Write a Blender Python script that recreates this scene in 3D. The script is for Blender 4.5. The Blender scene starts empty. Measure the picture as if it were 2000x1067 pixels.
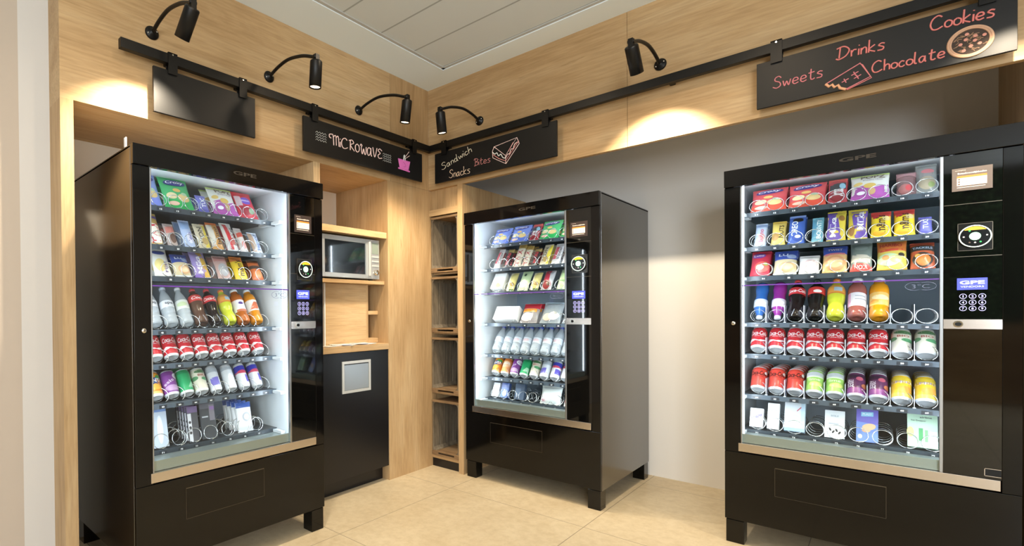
import bpy, bmesh, math, random
from mathutils import Vector, Matrix
random.seed(7)
SC = bpy.context.scene
COL = SC.collection
PI = math.pi

# ------------------------------------------------------------------ camera
cam_d = bpy.data.cameras.new('camera')
cam = bpy.data.objects.new('camera', cam_d); COL.objects.link(cam)
SC.camera = cam
F_PX, CX, CY = 994.67, 776.84, 617.46
ROLL, PITCH, YAW = -0.0074757, -0.0089298, 0.7641466
CAM = Vector((2.44123, -2.88715, 1.15))
cam_d.sensor_fit = 'HORIZONTAL'; cam_d.sensor_width = 36.0
cam_d.lens = 36.0 * F_PX / 2000.0
cam_d.shift_x = (1000.0 - CX) / 2000.0
cam_d.shift_y = (CY - 533.5) / 2000.0
cam_d.clip_start = 0.02
fwd = Vector((-math.sin(YAW) * math.cos(PITCH), math.cos(YAW) * math.cos(PITCH), math.sin(PITCH)))
rgt = Vector((math.cos(YAW), math.sin(YAW), 0)); upv = rgt.cross(fwd)
c_, s_ = math.cos(ROLL), math.sin(ROLL)
r2, u2 = c_ * rgt + s_ * upv, -s_ * rgt + c_ * upv
cam.matrix_world = Matrix(((r2.x, u2.x, -fwd.x, CAM.x), (r2.y, u2.y, -fwd.y, CAM.y),
                           (r2.z, u2.z, -fwd.z, CAM.z), (0, 0, 0, 1)))

# ------------------------------------------------------------------ world, view, big lights
SC.view_settings.view_transform = 'Standard'
SC.view_settings.look = 'None'
SC.view_settings.gamma = 1.0
SC.view_settings.use_curve_mapping = False
SC.view_settings.exposure = -0.25
w = bpy.data.worlds.new('world'); SC.world = w; w.use_nodes = True
w.node_tree.nodes['Background'].inputs['Color'].default_value = (0.9, 0.93, 1.0, 1)
w.node_tree.nodes['Background'].inputs['Strength'].default_value = 0.15
SC.cycles.max_bounces = 8
SC.cycles.transparent_max_bounces = 16
SC.cycles.sample_clamp_indirect = 4.0

def area(name, loc, aim, sx, sy, power, col):
    d = bpy.data.lights.new(name, 'AREA'); d.shape = 'RECTANGLE'; d.size = sx; d.size_y = sy
    d.energy = power; d.color = col
    o = bpy.data.objects.new(name, d); COL.objects.link(o)
    o.location = loc
    o.rotation_euler = (Vector(aim) - Vector(loc)).to_track_quat('-Z', 'Y').to_euler()
    return o
def fill_spot(name, loc, power, col, ang=150):
    d = bpy.data.lights.new(name, 'SPOT'); d.energy = power; d.color = col
    d.spot_size = math.radians(ang); d.spot_blend = 0.5; d.shadow_soft_size = 0.035
    o = bpy.data.objects.new(name, d); COL.objects.link(o); o.location = loc
    return o
WARM = (1.0, 0.78, 0.54)
# daylight through the shop front behind and right of the camera, added soft ceiling fill and warm overhead fill spots, no real fixtures
area('window_daylight', (4.9, -3.2, 1.6), (1.0, -0.8, 1.2), 2.6, 2.0, 46, (0.86, 0.93, 1.0))
area('window_daylight', (4.2, -6.1, 1.65), (1.5, 0.0, 1.4), 1.9, 1.9, 320, (0.86, 0.93, 1.0))
area('ceiling_fill_light', (2.0, -2.75, 2.74), (2.0, -2.75, 0), 2.2, 1.1, 24, (1.0, 0.90, 0.76))
fill_spot('overhead_fill_spot', (0.95, -1.0, 2.74), 24, WARM)
fill_spot('overhead_fill_spot', (2.0, -1.02, 2.74), 30, WARM)
fill_spot('overhead_fill_spot', (1.0, -2.0, 2.74), 16, WARM)

# ------------------------------------------------------------------ materials
def lin(c):
    if isinstance(c, str):
        c = c.lstrip('#'); c = tuple(int(c[i:i + 2], 16) / 255 for i in (0, 2, 4))
    return tuple(((x / 12.92) if x <= 0.04045 else ((x + 0.055) / 1.055) ** 2.4) for x in c) + (1.0,)
MATS = {}
def mat(name, col='888888', rough=0.5, metal=0.0, spec=0.5, emit=None, es=1.0, coat=0.0, ior=1.5):
    if name in MATS: return MATS[name]
    m = bpy.data.materials.new(name); m.use_nodes = True
    b = m.node_tree.nodes['Principled BSDF']
    b.inputs['Base Color'].default_value = lin(col)
    b.inputs['Roughness'].default_value = rough
    b.inputs['Metallic'].default_value = metal
    b.inputs['Specular IOR Level'].default_value = spec
    b.inputs['IOR'].default_value = ior
    b.inputs['Coat Weight'].default_value = coat
    if emit:
        b.inputs['Emission Color'].default_value = lin(emit)
        b.inputs['Emission Strength'].default_value = es
    MATS[name] = m
    return m
def ink(c):                      # printed packaging film of one colour, glass haze mixed in as grey lift
    r, g, b = (int(c[i:i + 2], 16) for i in (0, 2, 4)); m_ = 0.3 * r + 0.55 * g + 0.15 * b
    f = lambda v: max(0, min(255, int(0.86 * v + 0.14 * m_ + (8 if m_ < 120 else 3))))
    return mat('print_' + c, '%02x%02x%02x' % (f(r), f(g), f(b)), 0.3)
def nodes_of(name):
    m = bpy.data.materials.new(name); m.use_nodes = True
    MATS[name] = m
    nt = m.node_tree
    return m, nt, nt.nodes['Principled BSDF']
def N(nt, typ, **kw):
    n = nt.nodes.new(typ)
    for k, v in kw.items():
        if k in n.inputs.keys(): n.inputs[k].default_value = v
        else: setattr(n, k, v)
    return n
def ramp(nt, stops):
    r = nt.nodes.new('ShaderNodeValToRGB')
    e = r.color_ramp.elements
    while len(e) < len(stops): e.new(0.5)
    for el, (p, c) in zip(e, stops): el.position = p; el.color = lin(c)
    return r
def mixc(nt, fac, a, b, mode='MIX'):
    n = nt.nodes.new('ShaderNodeMix'); n.data_type = 'RGBA'; n.blend_type = mode
    for sock, val in ((n.inputs[0], fac), (n.inputs[6], a), (n.inputs[7], b)):
        if hasattr(val, 'is_linked'): nt.links.new(val, sock)
        else: sock.default_value = val
    return n.outputs[2]
def wood(name, grain, tones=('a57b4b', 'c69c68', 'd9b583'), rough=0.5, fine=1.0):
    m, nt, b = nodes_of(name)
    L = nt.links.new
    tc = nt.nodes.new('ShaderNodeTexCoord')
    def noise(scale_along, scale_across, detail, rough_, dist=0.0):
        mp = nt.nodes.new('ShaderNodeMapping')
        sc = [scale_across * fine] * 3; sc['xyz'.index(grain)] = scale_along * fine
        mp.inputs['Scale'].default_value = sc
        L(tc.outputs['Object'], mp.inputs['Vector'])
        n = N(nt, 'ShaderNodeTexNoise', Scale=1.0, Detail=detail, Roughness=rough_, Distortion=dist)
        L(mp.outputs['Vector'], n.inputs['Vector'])
        return n.outputs['Fac']
    a = noise(0.9, 6.0, 6, 0.65, 0.9); f = noise(5.0, 90.0, 3, 0.6); br = noise(0.6, 2.0, 2, 0.5)
    r1 = ramp(nt, ((0.30, tones[0]), (0.48, tones[1]), (0.72, tones[2]))); L(a, r1.inputs['Fac'])
    r3 = ramp(nt, ((0.3, 'e4e0da'), (0.6, 'ffffff'))); L(f, r3.inputs['Fac'])
    r4 = ramp(nt, ((0.35, 'd8d0c6'), (0.65, 'ffffff'))); L(br, r4.inputs['Fac'])
    c1 = mixc(nt, 0.85, r1.outputs['Color'], r3.outputs['Color'], 'MULTIPLY')
    c2 = mixc(nt, 0.8, c1, r4.outputs['Color'], 'MULTIPLY')
    # sparse dark cracks
    k = noise(3.0, 40.0, 4, 0.6, 0.8)
    rk = ramp(nt, ((0.66, 'ffffff'), (0.76, '9c8266'))); L(k, rk.inputs['Fac'])
    c3 = mixc(nt, 0.6, c2, rk.outputs['Color'], 'MULTIPLY')
    L(c3, b.inputs['Base Color'])
    b.inputs['Roughness'].default_value = rough
    b.inputs['Specular IOR Level'].default_value = 0.3
    bp = N(nt, 'ShaderNodeBump', Strength=0.08, Distance=0.002); L(f, bp.inputs['Height']); L(bp.outputs['Normal'], b.inputs['Normal'])
    return m
OAK = ('b8976c', 'c8a87c', 'd3b78e')
WOOD_Y = wood('oak_grain_along_left_wall', 'y', OAK)
WOOD_X = wood('oak_grain_along_right_wall', 'x', OAK)
WOOD_Z = wood('oak_grain_upright', 'z', OAK)
CRATE = wood('weathered_crate_wood', 'z', ('45403a', '716859', '9a8f7c'), 0.8, 2.2)
CRATE_X = wood('weathered_crate_wood_cross', 'x', ('6a563f', '957a5a', 'b39a78'), 0.8, 2.2)

def plaster(name, col, rough=0.85):
    m, nt, b = nodes_of(name)
    tc = nt.nodes.new('ShaderNodeTexCoord')
    n = N(nt, 'ShaderNodeTexNoise', Scale=60.0, Detail=4.0)
    nt.links.new(tc.outputs['Object'], n.inputs['Vector'])
    b.inputs['Base Color'].default_value = lin(col); b.inputs['Roughness'].default_value = rough
    b.inputs['Specular IOR Level'].default_value = 0.25
    bp = N(nt, 'ShaderNodeBump', Strength=0.05, Distance=0.002)
    nt.links.new(n.outputs['Fac'], bp.inputs['Height']); nt.links.new(bp.outputs['Normal'], b.inputs['Normal'])
    return m
WHITE = plaster('white_plaster', 'e6e2db')
BEIGE = plaster('beige_paint', 'e6d9c8')
STRIP = plaster('grey_white_paint', 'cfccc8')
CEILW = plaster('white_ceiling_board', 'e9f5fc')

def joints(nt, tc, axis, off, pitch, width):
    L = nt.links.new
    sp = nt.nodes.new('ShaderNodeSeparateXYZ'); L(tc.outputs['Object'], sp.inputs[0])
    a = N(nt, 'ShaderNodeMath', operation='SUBTRACT'); L(sp.outputs[axis], a.inputs[0]); a.inputs[1].default_value = off - 50 * pitch - width / 2
    d = N(nt, 'ShaderNodeMath', operation='DIVIDE'); L(a.outputs[0], d.inputs[0]); d.inputs[1].default_value = pitch
    fr = N(nt, 'ShaderNodeMath', operation='FRACT'); L(d.outputs[0], fr.inputs[0])
    fl = N(nt, 'ShaderNodeMath', operation='FLOOR'); L(d.outputs[0], fl.inputs[0])
    lt = N(nt, 'ShaderNodeMath', operation='LESS_THAN'); L(fr.outputs[0], lt.inputs[0]); lt.inputs[1].default_value = width / pitch
    return lt.outputs[0], fl.outputs[0]
def floor_mat():
    m, nt, b = nodes_of('beige_stone_tiles'); L = nt.links.new
    tc = nt.nodes.new('ShaderNodeTexCoord')
    jx, ix = joints(nt, tc, 0, 0.402, 0.885, 0.0035)
    jy, iy = joints(nt, tc, 1, -0.275, 0.93, 0.0035)
    mx = N(nt, 'ShaderNodeMath', operation='MAXIMUM'); L(jx, mx.inputs[0]); L(jy, mx.inputs[1])
    n1 = N(nt, 'ShaderNodeTexNoise', Scale=2.2, Detail=6.0, Roughness=0.6, Distortion=0.6); L(tc.outputs['Object'], n1.inputs['Vector'])
    n2 = N(nt, 'ShaderNodeTexNoise', Scale=22.0, Detail=4.0, Roughness=0.7); L(tc.outputs['Object'], n2.inputs['Vector'])
    r1 = ramp(nt, ((0.3, 'c9b695'), (0.7, 'd8c8a9'))); L(n1.outputs['Fac'], r1.inputs['Fac'])
    r2_ = ramp(nt, ((0.3, 'efece6'), (0.6, 'ffffff'))); L(n2.outputs['Fac'], r2_.inputs['Fac'])
    c = mixc(nt, 1.0, r1.outputs['Color'], r2_.outputs['Color'], 'MULTIPLY')
    c2 = mixc(nt, mx.outputs[0], c, lin('8b7d68'))
    L(c2, b.inputs['Base Color'])
    b.inputs['Roughness'].default_value = 0.42
    b.inputs['Specular IOR Level'].default_value = 0.35
    return m
FLOORM = floor_mat()
def ceil_mat():
    m, nt, b = nodes_of('grey_ceiling_planks'); L = nt.links.new
    tc = nt.nodes.new('ShaderNodeTexCoord')
    j, i = joints(nt, tc, 1, -0.488, 0.2905, 0.011)
    c = mixc(nt, j, lin('d3dbde'), lin('a4abad'))
    L(c, b.inputs['Base Color']); b.inputs['Roughness'].default_value = 0.75
    bp = N(nt, 'ShaderNodeBump', Strength=0.4, Distance=0.004, invert=True); L(j, bp.inputs['Height']); L(bp.outputs['Normal'], b.inputs['Normal'])
    return m
CEILM = ceil_mat()
def foliage_mat():
    m, nt, b = nodes_of('plant_wall'); L = nt.links.new
    tc = nt.nodes.new('ShaderNodeTexCoord')
    v = N(nt, 'ShaderNodeTexVoronoi', Scale=24.0); L(tc.outputs['Object'], v.inputs['Vector'])
    r = ramp(nt, ((0.0, '6f9468'), (0.4, '2f5230'), (0.8, '0f2012'))); L(v.outputs['Distance'], r.inputs['Fac'])
    L(r.outputs['Color'], b.inputs['Base Color']); b.inputs['Roughness'].default_value = 0.7
    return m
def glass_mat(name, tint=(1, 1, 1, 1), ior=1.45, gl_rough=0.0, body=0.0, bodycol='ffffff'):
    m = bpy.data.materials.new(name); m.use_nodes = True; MATS[name] = m
    nt = m.node_tree; L = nt.links.new
    nt.nodes.remove(nt.nodes['Principled BSDF'])
    out = nt.nodes['Material Output']
    t = nt.nodes.new('ShaderNodeBsdfTransparent'); t.inputs['Color'].default_value = tint
    g = nt.nodes.new('ShaderNodeBsdfGlossy'); g.inputs['Roughness'].default_value = gl_rough
    fr = nt.nodes.new('ShaderNodeFresnel'); fr.inputs['IOR'].default_value = ior
    ge = nt.nodes.new('ShaderNodeNewGeometry')      # a thin sheet: only its outer faces reflect
    inv = N(nt, 'ShaderNodeMath', operation='SUBTRACT'); inv.inputs[0].default_value = 1.0; L(ge.outputs['Backfacing'], inv.inputs[1])
    mu = N(nt, 'ShaderNodeMath', operation='MULTIPLY'); L(fr.outputs[0], mu.inputs[0]); L(inv.outputs[0], mu.inputs[1])
    mx = nt.nodes.new('ShaderNodeMixShader'); L(mu.outputs[0], mx.inputs[0])
    if body > 0:
        d = nt.nodes.new('ShaderNodeBsdfDiffuse'); d.inputs['Color'].default_value = lin(bodycol)
        m2 = nt.nodes.new('ShaderNodeMixShader'); m2.inputs[0].default_value = body
        L(t.outputs[0], m2.inputs[1]); L(d.outputs[0], m2.inputs[2]); L(m2.outputs[0], mx.inputs[1])
    else:
        L(t.outputs[0], mx.inputs[1])
    L(g.outputs[0], mx.inputs[2]); L(mx.outputs[0], out.inputs['Surface'])
    return m
GLASS = glass_mat('door_glass', (0.96, 0.98, 0.97, 1), 1.5)
PET = glass_mat('clear_bottle_plastic', (0.92, 0.97, 1.0, 1), 1.5, 0.04, 0.36, 'f4f8fb')
ACRYL = glass_mat('clear_divider_plastic', (0.97, 0.98, 1.0, 1), 1.3, 0.05, 0.42, 'd8dbf0')
BLACKGLOSS = mat('black_gloss_panel', '090808', 0.06, spec=0.4, ior=1.45)
BLACKSATIN = mat('black_satin_metal', '0d0c0b', 0.16, spec=0.5, ior=2.8)
BLACKLOW = mat('black_lower_panel', '090705', 0.09, spec=0.45, ior=1.45)
BLACKMATT = mat('black_matt_metal', '090909', 0.42, spec=0.3)
BLACKCAB = mat('black_cabinet_board', '141417', 0.3, spec=0.5, ior=1.5)
CHALKB = mat('chalkboard', '131313', 0.42, spec=0.3)
STEEL = mat('brushed_steel', 'd6d6d2', 0.3, 0.45)
STEELW = mat('warm_steel_trim', 'd6cdc4', 0.22, 1.0)
ALU = mat('aluminium_frame', 'b8bcc0', 0.3, 1.0)
GALV = mat('galvanised_sheet', 'a9b4b2', 0.35, 0.7)
LINER = mat('white_inner_liner', 'e4e9ee', 0.45)
LINERD = mat('grey_inner_back', '98a6b3', 0.5)
TRAYM = mat('dark_tray', '353d45', 0.3)
WIRE = mat('spiral_wire', 'd8dcdf', 0.25, 0.85)
TAGW = mat('white_tag', 'f2f2f2', 0.5)
CHROME = mat('chrome', 'd9d5cc', 0.12, 1.0)
CANEND = mat('can_aluminium', 'eef1f3', 0.3, 0.3)

# ------------------------------------------------------------------ mesh helpers
class MB:
    def __init__(s): s.v = []; s.f = []; s.m = []; s.mats = []; s.sm = []
    def mi(s, m):
        if m not in s.mats: s.mats.append(m)
        return s.mats.index(m)
    def add(s, vs, fs, m, smooth=False):
        o = len(s.v); s.v += [tuple(v) for v in vs]; i = s.mi(m)
        for f in fs:
            s.f.append(tuple(o + k for k in f)); s.m.append(i); s.sm.append(smooth)
    def box(s, a, b, m):
        x0, x1 = sorted((a[0], b[0])); y0, y1 = sorted((a[1], b[1])); z0, z1 = sorted((a[2], b[2]))
        s.add([(x0, y0, z0), (x1, y0, z0), (x1, y1, z0), (x0, y1, z0), (x0, y0, z1), (x1, y0, z1), (x1, y1, z1), (x0, y1, z1)],
              [(0, 3, 2, 1), (4, 5, 6, 7), (0, 1, 5, 4), (1, 2, 6, 5), (2, 3, 7, 6), (3, 0, 4, 7)], m)
    def tube(s, pts, r, m, n=8, caps=True, closed=False):
        pts = [Vector(p) for p in pts]; L = len(pts)
        rs = r if isinstance(r, (list, tuple)) else [r] * L
        t0 = (pts[1] - pts[0]).normalized()
        ref = Vector((0, 0, 1)) if abs(t0.z) < 0.9 else Vector((1, 0, 0))
        u = t0.cross(ref).normalized()
        vs = []
        for i, p in enumerate(pts):
            if closed: t = (pts[(i + 1) % L] - pts[i - 1])
            else: t = pts[min(i + 1, L - 1)] - pts[max(i - 1, 0)]
            t.normalize()
            u = (u - t * u.dot(t)).normalized(); w_ = t.cross(u)
            for k in range(n):
                a = 2 * PI * k / n
                vs.append(p + (u * math.cos(a) + w_ * math.sin(a)) * rs[i])
        fs = []
        for i in range(L if closed else L - 1):
            j = (i + 1) % L
            for k in range(n):
                k2 = (k + 1) % n
                fs.append((i * n + k, i * n + k2, j * n + k2, j * n + k))
        s.add(vs, fs, m, True)
        if caps and not closed:
            s.add(vs[:n], [tuple(range(n))[::-1]], m); s.add(vs[-n:], [tuple(range(n))], m)
    def lathe(s, prof, m, n=24, mtx=None):
        # prof: (r, z, mat or None) rows around z
        rows = []; vs = []
        for row in prof:
            r, z = row[0], row[1]
            rows.append(len(vs))
            for k in range(n):
                a = 2 * PI * k / n
                p = Vector((r * math.cos(a), r * math.sin(a), z))
                vs.append(mtx @ p if mtx else p)
        o = len(s.v); s.v += [tuple(v) for v in vs]
        for i in range(len(prof) - 1):
            mm = prof[i][2] if len(prof[i]) > 2 and prof[i][2] else m
            idx = s.mi(mm)
            for k in range(n):
                k2 = (k + 1) % n
                s.f.append((o + i * n + k, o + i * n + k2, o + (i + 1) * n + k2, o + (i + 1) * n + k)); s.m.append(idx); s.sm.append(True)
    def poly(s, pts, m):
        s.add(pts, [tuple(range(len(pts)))], m)
    def prism(s, pts, d, m):
        # pts: 3D planar loop, extruded by vector d
        n = len(pts); d = Vector(d); P = [Vector(p) for p in pts]
        vs = P + [p + d for p in P]
        fs = [tuple(range(n))[::-1], tuple(range(n, 2 * n))] + [(i, (i + 1) % n, n + (i + 1) % n, n + i) for i in range(n)]
        s.add(vs, fs, m)
    def mesh(s, name):
        me = bpy.data.meshes.new(name); me.from_pydata(s.v, [], s.f)
        for m in s.mats: me.materials.append(m)
        for p, i, k in zip(me.polygons, s.m, s.sm): p.material_index = i; p.use_smooth = k
        me.update(); return me
def link(name, me, parent=None, bevel=0.0):
    o = bpy.data.objects.new(name, me); COL.objects.link(o)
    if parent: o.parent = parent
    if bevel:
        b = o.modifiers.new('edge', 'BEVEL'); b.width = bevel; b.segments = 2; b.limit_method = 'ANGLE'; b.angle_limit = 0.7
    return o
def obj(name, mb, parent=None, bevel=0.0): return link(name, mb.mesh(name), parent, bevel)
def boxo(name, a, b, m, parent=None, bevel=0.0):
    q = MB(); q.box(a, b, m); return obj(name, q, parent, bevel)
def tag(o, label, cat, group=None, kind=None):
    o['label'] = label; o['category'] = cat
    if group: o['group'] = group
    if kind: o['kind'] = kind
    return o
def thing(name, label, cat, loc=(0, 0, 0), rz=0, group=None):
    o = bpy.data.objects.new(name, None); COL.objects.link(o); o.empty_display_size = 0.05
    o.location = loc; o.rotation_euler = (0, 0, rz)
    return tag(o, label, cat, group)
def struct(name, mb, bevel=0.0, label=None):
    o = obj(name, mb, None, bevel); o['kind'] = 'structure'
    o['label'] = label or name.replace('_', ' '); o['category'] = name.split('_')[0]
    return o
def sbox(name, a, b, m, label=None, bevel=0.0):
    q = MB(); q.box(a, b, m); return struct(name, q, bevel, label)
def smooth_path(pts, n=6, closed=False):
    P = [Vector(p) for p in pts]; L = len(P); out = []
    if L < 3: return P
    for i in range(L if closed else L - 1):
        g = lambda k: P[k % L] if closed else P[max(0, min(L - 1, k))]
        p0, p1, p2, p3 = g(i - 1), g(i), g(i + 1), g(i + 2)
        for k in range(n):
            t = k / n
            out.append(0.5 * ((2 * p1) + (-p0 + p2) * t + (2 * p0 - 5 * p1 + 4 * p2 - p3) * t * t + (-p0 + 3 * p1 - 3 * p2 + p3) * t ** 3))
    if not closed: out.append(P[-1])
    return out

# printed lettering: glyph outlines filled as flat faces, cached per string, height 1, centred
TXT = {}
def text2d(s, bold=0.0, shear=0.0):
    key = (s, bold, shear)
    if key in TXT: return TXT[key]
    cu = bpy.data.curves.new('lettering', 'FONT'); cu.body = s; cu.resolution_u = 3
    cu.offset = bold; cu.shear = shear
    o = bpy.data.objects.new('lettering', cu); COL.objects.link(o)
    dg = bpy.context.evaluated_depsgraph_get(); dg.update()
    me = bpy.data.meshes.new_from_object(o.evaluated_get(dg))
    vs = [(v.co.x, v.co.y) for v in me.vertices]; fs = [tuple(p.vertices) for p in me.polygons]
    bpy.data.objects.remove(o); bpy.data.curves.remove(cu); bpy.data.meshes.remove(me)
    x0 = min(v[0] for v in vs); x1 = max(v[0] for v in vs); y0 = min(v[1] for v in vs); y1 = max(v[1] for v in vs)
    h = y1 - y0
    vs = [((x - (x0 + x1) / 2) / h, (y - (y0 + y1) / 2) / h) for x, y in vs]
    TXT[key] = (vs, fs, (x1 - x0) / h)
    return TXT[key]
def put_text(mb, s, fn, cx, cy, width, height, m, ang=0.0, bold=0.0, shear=0.0):
    """fn(x, y) maps flat coordinates to 3D; the string is fitted to width x height"""
    vs, fs, asp = text2d(s, bold, shear)
    ca, sa = math.cos(ang), math.sin(ang)
    P = []
    for x, y in vs:
        X = x * width / asp; Y = y * height
        P.append(fn(cx + X * ca - Y * sa, cy + X * sa + Y * ca))
    mb.add(P, fs, m)

# hand lettering in chalk: strokes on a unit em
G = {
 'S': [[(.52, .82), (.36, 1), (.12, .9), (.1, .66), (.4, .46), (.46, .16), (.2, 0), (-.06, .14)]],
 'w': [[(0, .5), (.1, .03), (.25, .4), (.38, .03), (.52, .52)]],
 'e': [[(.03, .24), (.38, .3), (.32, .5), (.12, .48), (.02, .2), (.16, 0), (.42, .08)]],
 't': [[(.18, .9), (.14, .12), (.28, 0), (.4, .08)], [(0, .58), (.4, .62)]],
 's': [[(.38, .48), (.2, .54), (.05, .4), (.32, .22), (.28, .03), (.0, .02)]],
 'D': [[(.14, .95), (.1, .05)], [(-.08, .86), (.35, .96), (.68, .62), (.52, .18), (.12, -.04), (-.08, .06)]],
 'r': [[(.05, .5), (.08, 0)], [(.08, .3), (.2, .5), (.36, .48)]],
 'i': [[(.1, .5), (.1, 0)], [(.1, .74), (.11, .80)]],
 'n': [[(.05, .5), (.06, 0)], [(.06, .3), (.2, .5), (.34, .42), (.36, 0)]],
 'k': [[(.05, 1), (.05, 0)], [(.38, .55), (.06, .24), (.42, 0)]],
 'C': [[(.62, .85), (.4, 1), (.12, .8), (.02, .4), (.15, .05), (.4, 0), (.68, .15)]],
 'h': [[(.05, 1), (.05, 0)], [(.05, .3), (.2, .5), (.36, .4), (.38, 0)]],
 'o': [[(.2, .5), (.04, .38), (.04, .12), (.2, 0), (.38, .12), (.38, .38), (.2, .5)]],
 'c': [[(.36, .42), (.2, .5), (.04, .3), (.08, .06), (.24, 0), (.38, .1)]],
 'l': [[(.1, 1), (.08, .1), (.22, 0)]],
 'a': [[(.36, .42), (.2, .5), (.03, .3), (.1, .02), (.26, .06), (.36, .35)], [(.37, .5), (.38, .08), (.46, 0)]],
 'd': [[(.36, .35), (.2, .5), (.03, .3), (.1, .02), (.26, .06), (.36, .3)], [(.38, 1), (.38, .05), (.46, 0)]],
 'B': [[(.14, .95), (.1, .02)], [(-.06, .8), (.05, 1), (.42, .92), (.4, .62), (.14, .52), (.5, .42), (.44, .1), (-.04, -.02)]],
 'M': [[(-.2, .62), (-.36, .68), (-.38, .9), (-.18, 1), (0, .9), (.06, 0)], [(.04, .8), (.2, .98), (.3, .8), (.32, .05)], [(.32, .8), (.46, .98), (.56, .8), (.6, 0)]],
 '1': [[(.1, .62), (.1, 0)], [(.1, .82), (.12, .88)]],
 'K': [[(.6, .9), (.36, 1), (.08, .7), (.04, .3), (.2, 0), (.5, .05)]],
 'R': [[(.1, 1), (.08, 0)], [(-.06, .9), (.3, 1.02), (.46, .76), (.12, .5), (.54, 0)]],
 'O': [[(.24, .8), (.04, .6), (.04, .2), (.24, 0), (.44, .2), (.44, .6), (.24, .8)]],
 'W': [[(-.1, .72), (-.02, .9), (.1, .78), (.02, .6), (.06, .1), (.16, 0), (.28, .5), (.4, 0), (.54, .1), (.58, .75)]],
 'A': [[(.42, .66), (.22, .8), (.02, .5), (.1, .02), (.3, .1), (.42, .55)], [(.44, .8), (.46, .1), (.54, 0)]],
 'V': [[(0, .95), (.22, 0), (.5, .98)]],
 'E': [[(.5, .85), (.25, 1), (.06, .78), (.3, .55), (.04, .3), (.14, .02), (.5, .1)]],
}
def chalk(mb, s, fn, p0, p1, h, m, r=0.0024):
    """write s from p0 to p1 (baseline) with letter height h"""
    adv = []; x = 0
    for ch in s:
        xs = [q[0] for st in G[ch] for q in st]
        x -= min(xs); adv.append(x); x += max(xs) + 0.13
    tot = x - 0.13
    d = Vector((p1[0] - p0[0], p1[1] - p0[1])); L = d.length; d /= L; nrm = Vector((-d.y, d.x)); k = L / tot
    for ch, ax in zip(s, adv):
        for st in G[ch]:
            pts = []
            for q in smooth_path([(a, b, 0) for a, b in st], 5):
                P = Vector(p0) + d * ((ax + q.x) * k) + nrm * (q.y * h)
                pts.append(fn(P.x, P.y))
            mb.tube(pts, r, m, 5)
def scribble(mb, pts, fn, m, r=0.002, smooth=True, closed=False):
    P = [(a, b, 0) for a, b in pts]
    if closed: P = P + [P[0]]
    P = smooth_path(P, 5) if smooth else [Vector(p) for p in P]
    mb.tube([fn(p.x, p.y) for p in P], r, m, 5)
def adopt(t, o):
    o.parent = t; o.matrix_parent_inverse = Matrix.Translation(-Vector(t.location)); return o

# ------------------------------------------------------------------ the room
ZT, ZB = 2.773, 2.04
sbox('floor', (-0.65, -6.3, -0.05), (5.3, 0.97, 0.0), FLOORM, 'beige stone tile floor')
sbox('ceiling', (0.285, -6.3, 2.785), (5.3, -0.178, 2.84), CEILM, 'grey plank ceiling')
sbox('trim_1', (-0.65, -6.3, ZT), (0.285, 0.97, 2.84), CEILW, 'white ceiling border along left wall')
sbox('trim_2', (0.285, -0.178, ZT), (5.3, 0.97, 2.84), CEILW, 'white ceiling border along right wall')
q = MB(); q.box((0.285, -6.3, 2.778), (0.305, -0.178, 2.785), mat('ceiling_edge_profile', 'b9b9b4', 0.5)); q.box((0.285, -0.198, 2.778), (5.3, -0.178, 2.785), mat('ceiling_edge_profile'))
struct('trim_3', q, 0, 'grey edge profile of the ceiling')
sbox('wall_left', (-0.65, -2.329, 0), (-0.545, 0.0, ZT), WHITE, 'white wall at the back of the left niches')
sbox('wall_left_end', (-0.65, -2.438, 0), (-0.17, -2.329, ZT), STRIP, 'white wall strip left of the wooden post')
sbox('wall_left_front', (-0.65, -6.3, 0), (-0.17, -2.438, ZT), plaster('pale_beige_panel', 'bdb0a2'), 'pale beige panel at the left edge')
sbox('wall_back', (-0.65, 0.87, 0), (3.6, 0.97, ZT), WHITE, 'white wall at the back of the right niche')
# left joinery
sbox('trim_4', (-0.545, -2.329, ZB), (0.0, -0.402, ZT), WOOD_Y, 'oak fascia above the left niches')
sbox('trim_5', (-0.545, -0.40, ZB + 0.001), (0.0, 0.0, ZT), WOOD_Z, 'oak corner panel of the fascia')
sbox('trim_6', (-0.545, -2.329, 0), (0.0, -2.281, ZB), WOOD_Z, 'oak post at the left end')
sbox('trim_7', (-0.545, -1.05, 0), (0.0, -1.002, ZB), WOOD_Z, 'oak divider between vending machine and microwave niche')
sbox('trim_8', (-0.545, -0.432, 0), (0.0, 0.0, ZB), WOOD_Z, 'wide oak pier in the corner')
# right joinery
sbox('trim_9', (0.0005, 0.0, ZB), (1.4205, 0.03, ZT), WOOD_X, 'oak fascia over the middle machine')
sbox('trim_10', (1.4225, 0.0, ZB), (3.6, 0.03, ZT), WOOD_X, 'oak fascia over the right machine')
sbox('trim_11', (0.262, 0.001, 0), (0.305, 0.87, ZB - 0.0005), WOOD_Z, 'oak upright between crates and middle machine')
sbox('trim_12', (-0.05, 0.0005, 0), (0.0, 0.87, ZB - 0.0005), WOOD_Z, 'oak side of the crate niche')
sbox('trim_13', (0.0, 0.004, 1.849), (0.262, 0.87, 1.893), WOOD_X, 'oak board over the crates')
q = MB(); q.box((0.0, 0.03, 1.893), (0.1305, 0.05, ZB), WOOD_Z); q.box((0.132, 0.03, 1.893), (0.262, 0.05, ZB), WOOD_Z)
struct('trim_14', q, 0, 'oak panel above the crate niche')
sbox('trim_15', (0.0, 0.02, 0.064), (0.262, 0.87, 0.086), WOOD_X, 'oak base board under the crates')
sbox('baseboard_right', (0.0, 0.03, 0.0), (0.262, 0.05, 0.064), BLACKCAB, 'black kick board under the crates')
sbox('trim_16', (2.83, 0.0305, 0), (2.872, 0.87, ZT), WOOD_Z, 'oak side panel right of the right machine')
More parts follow.
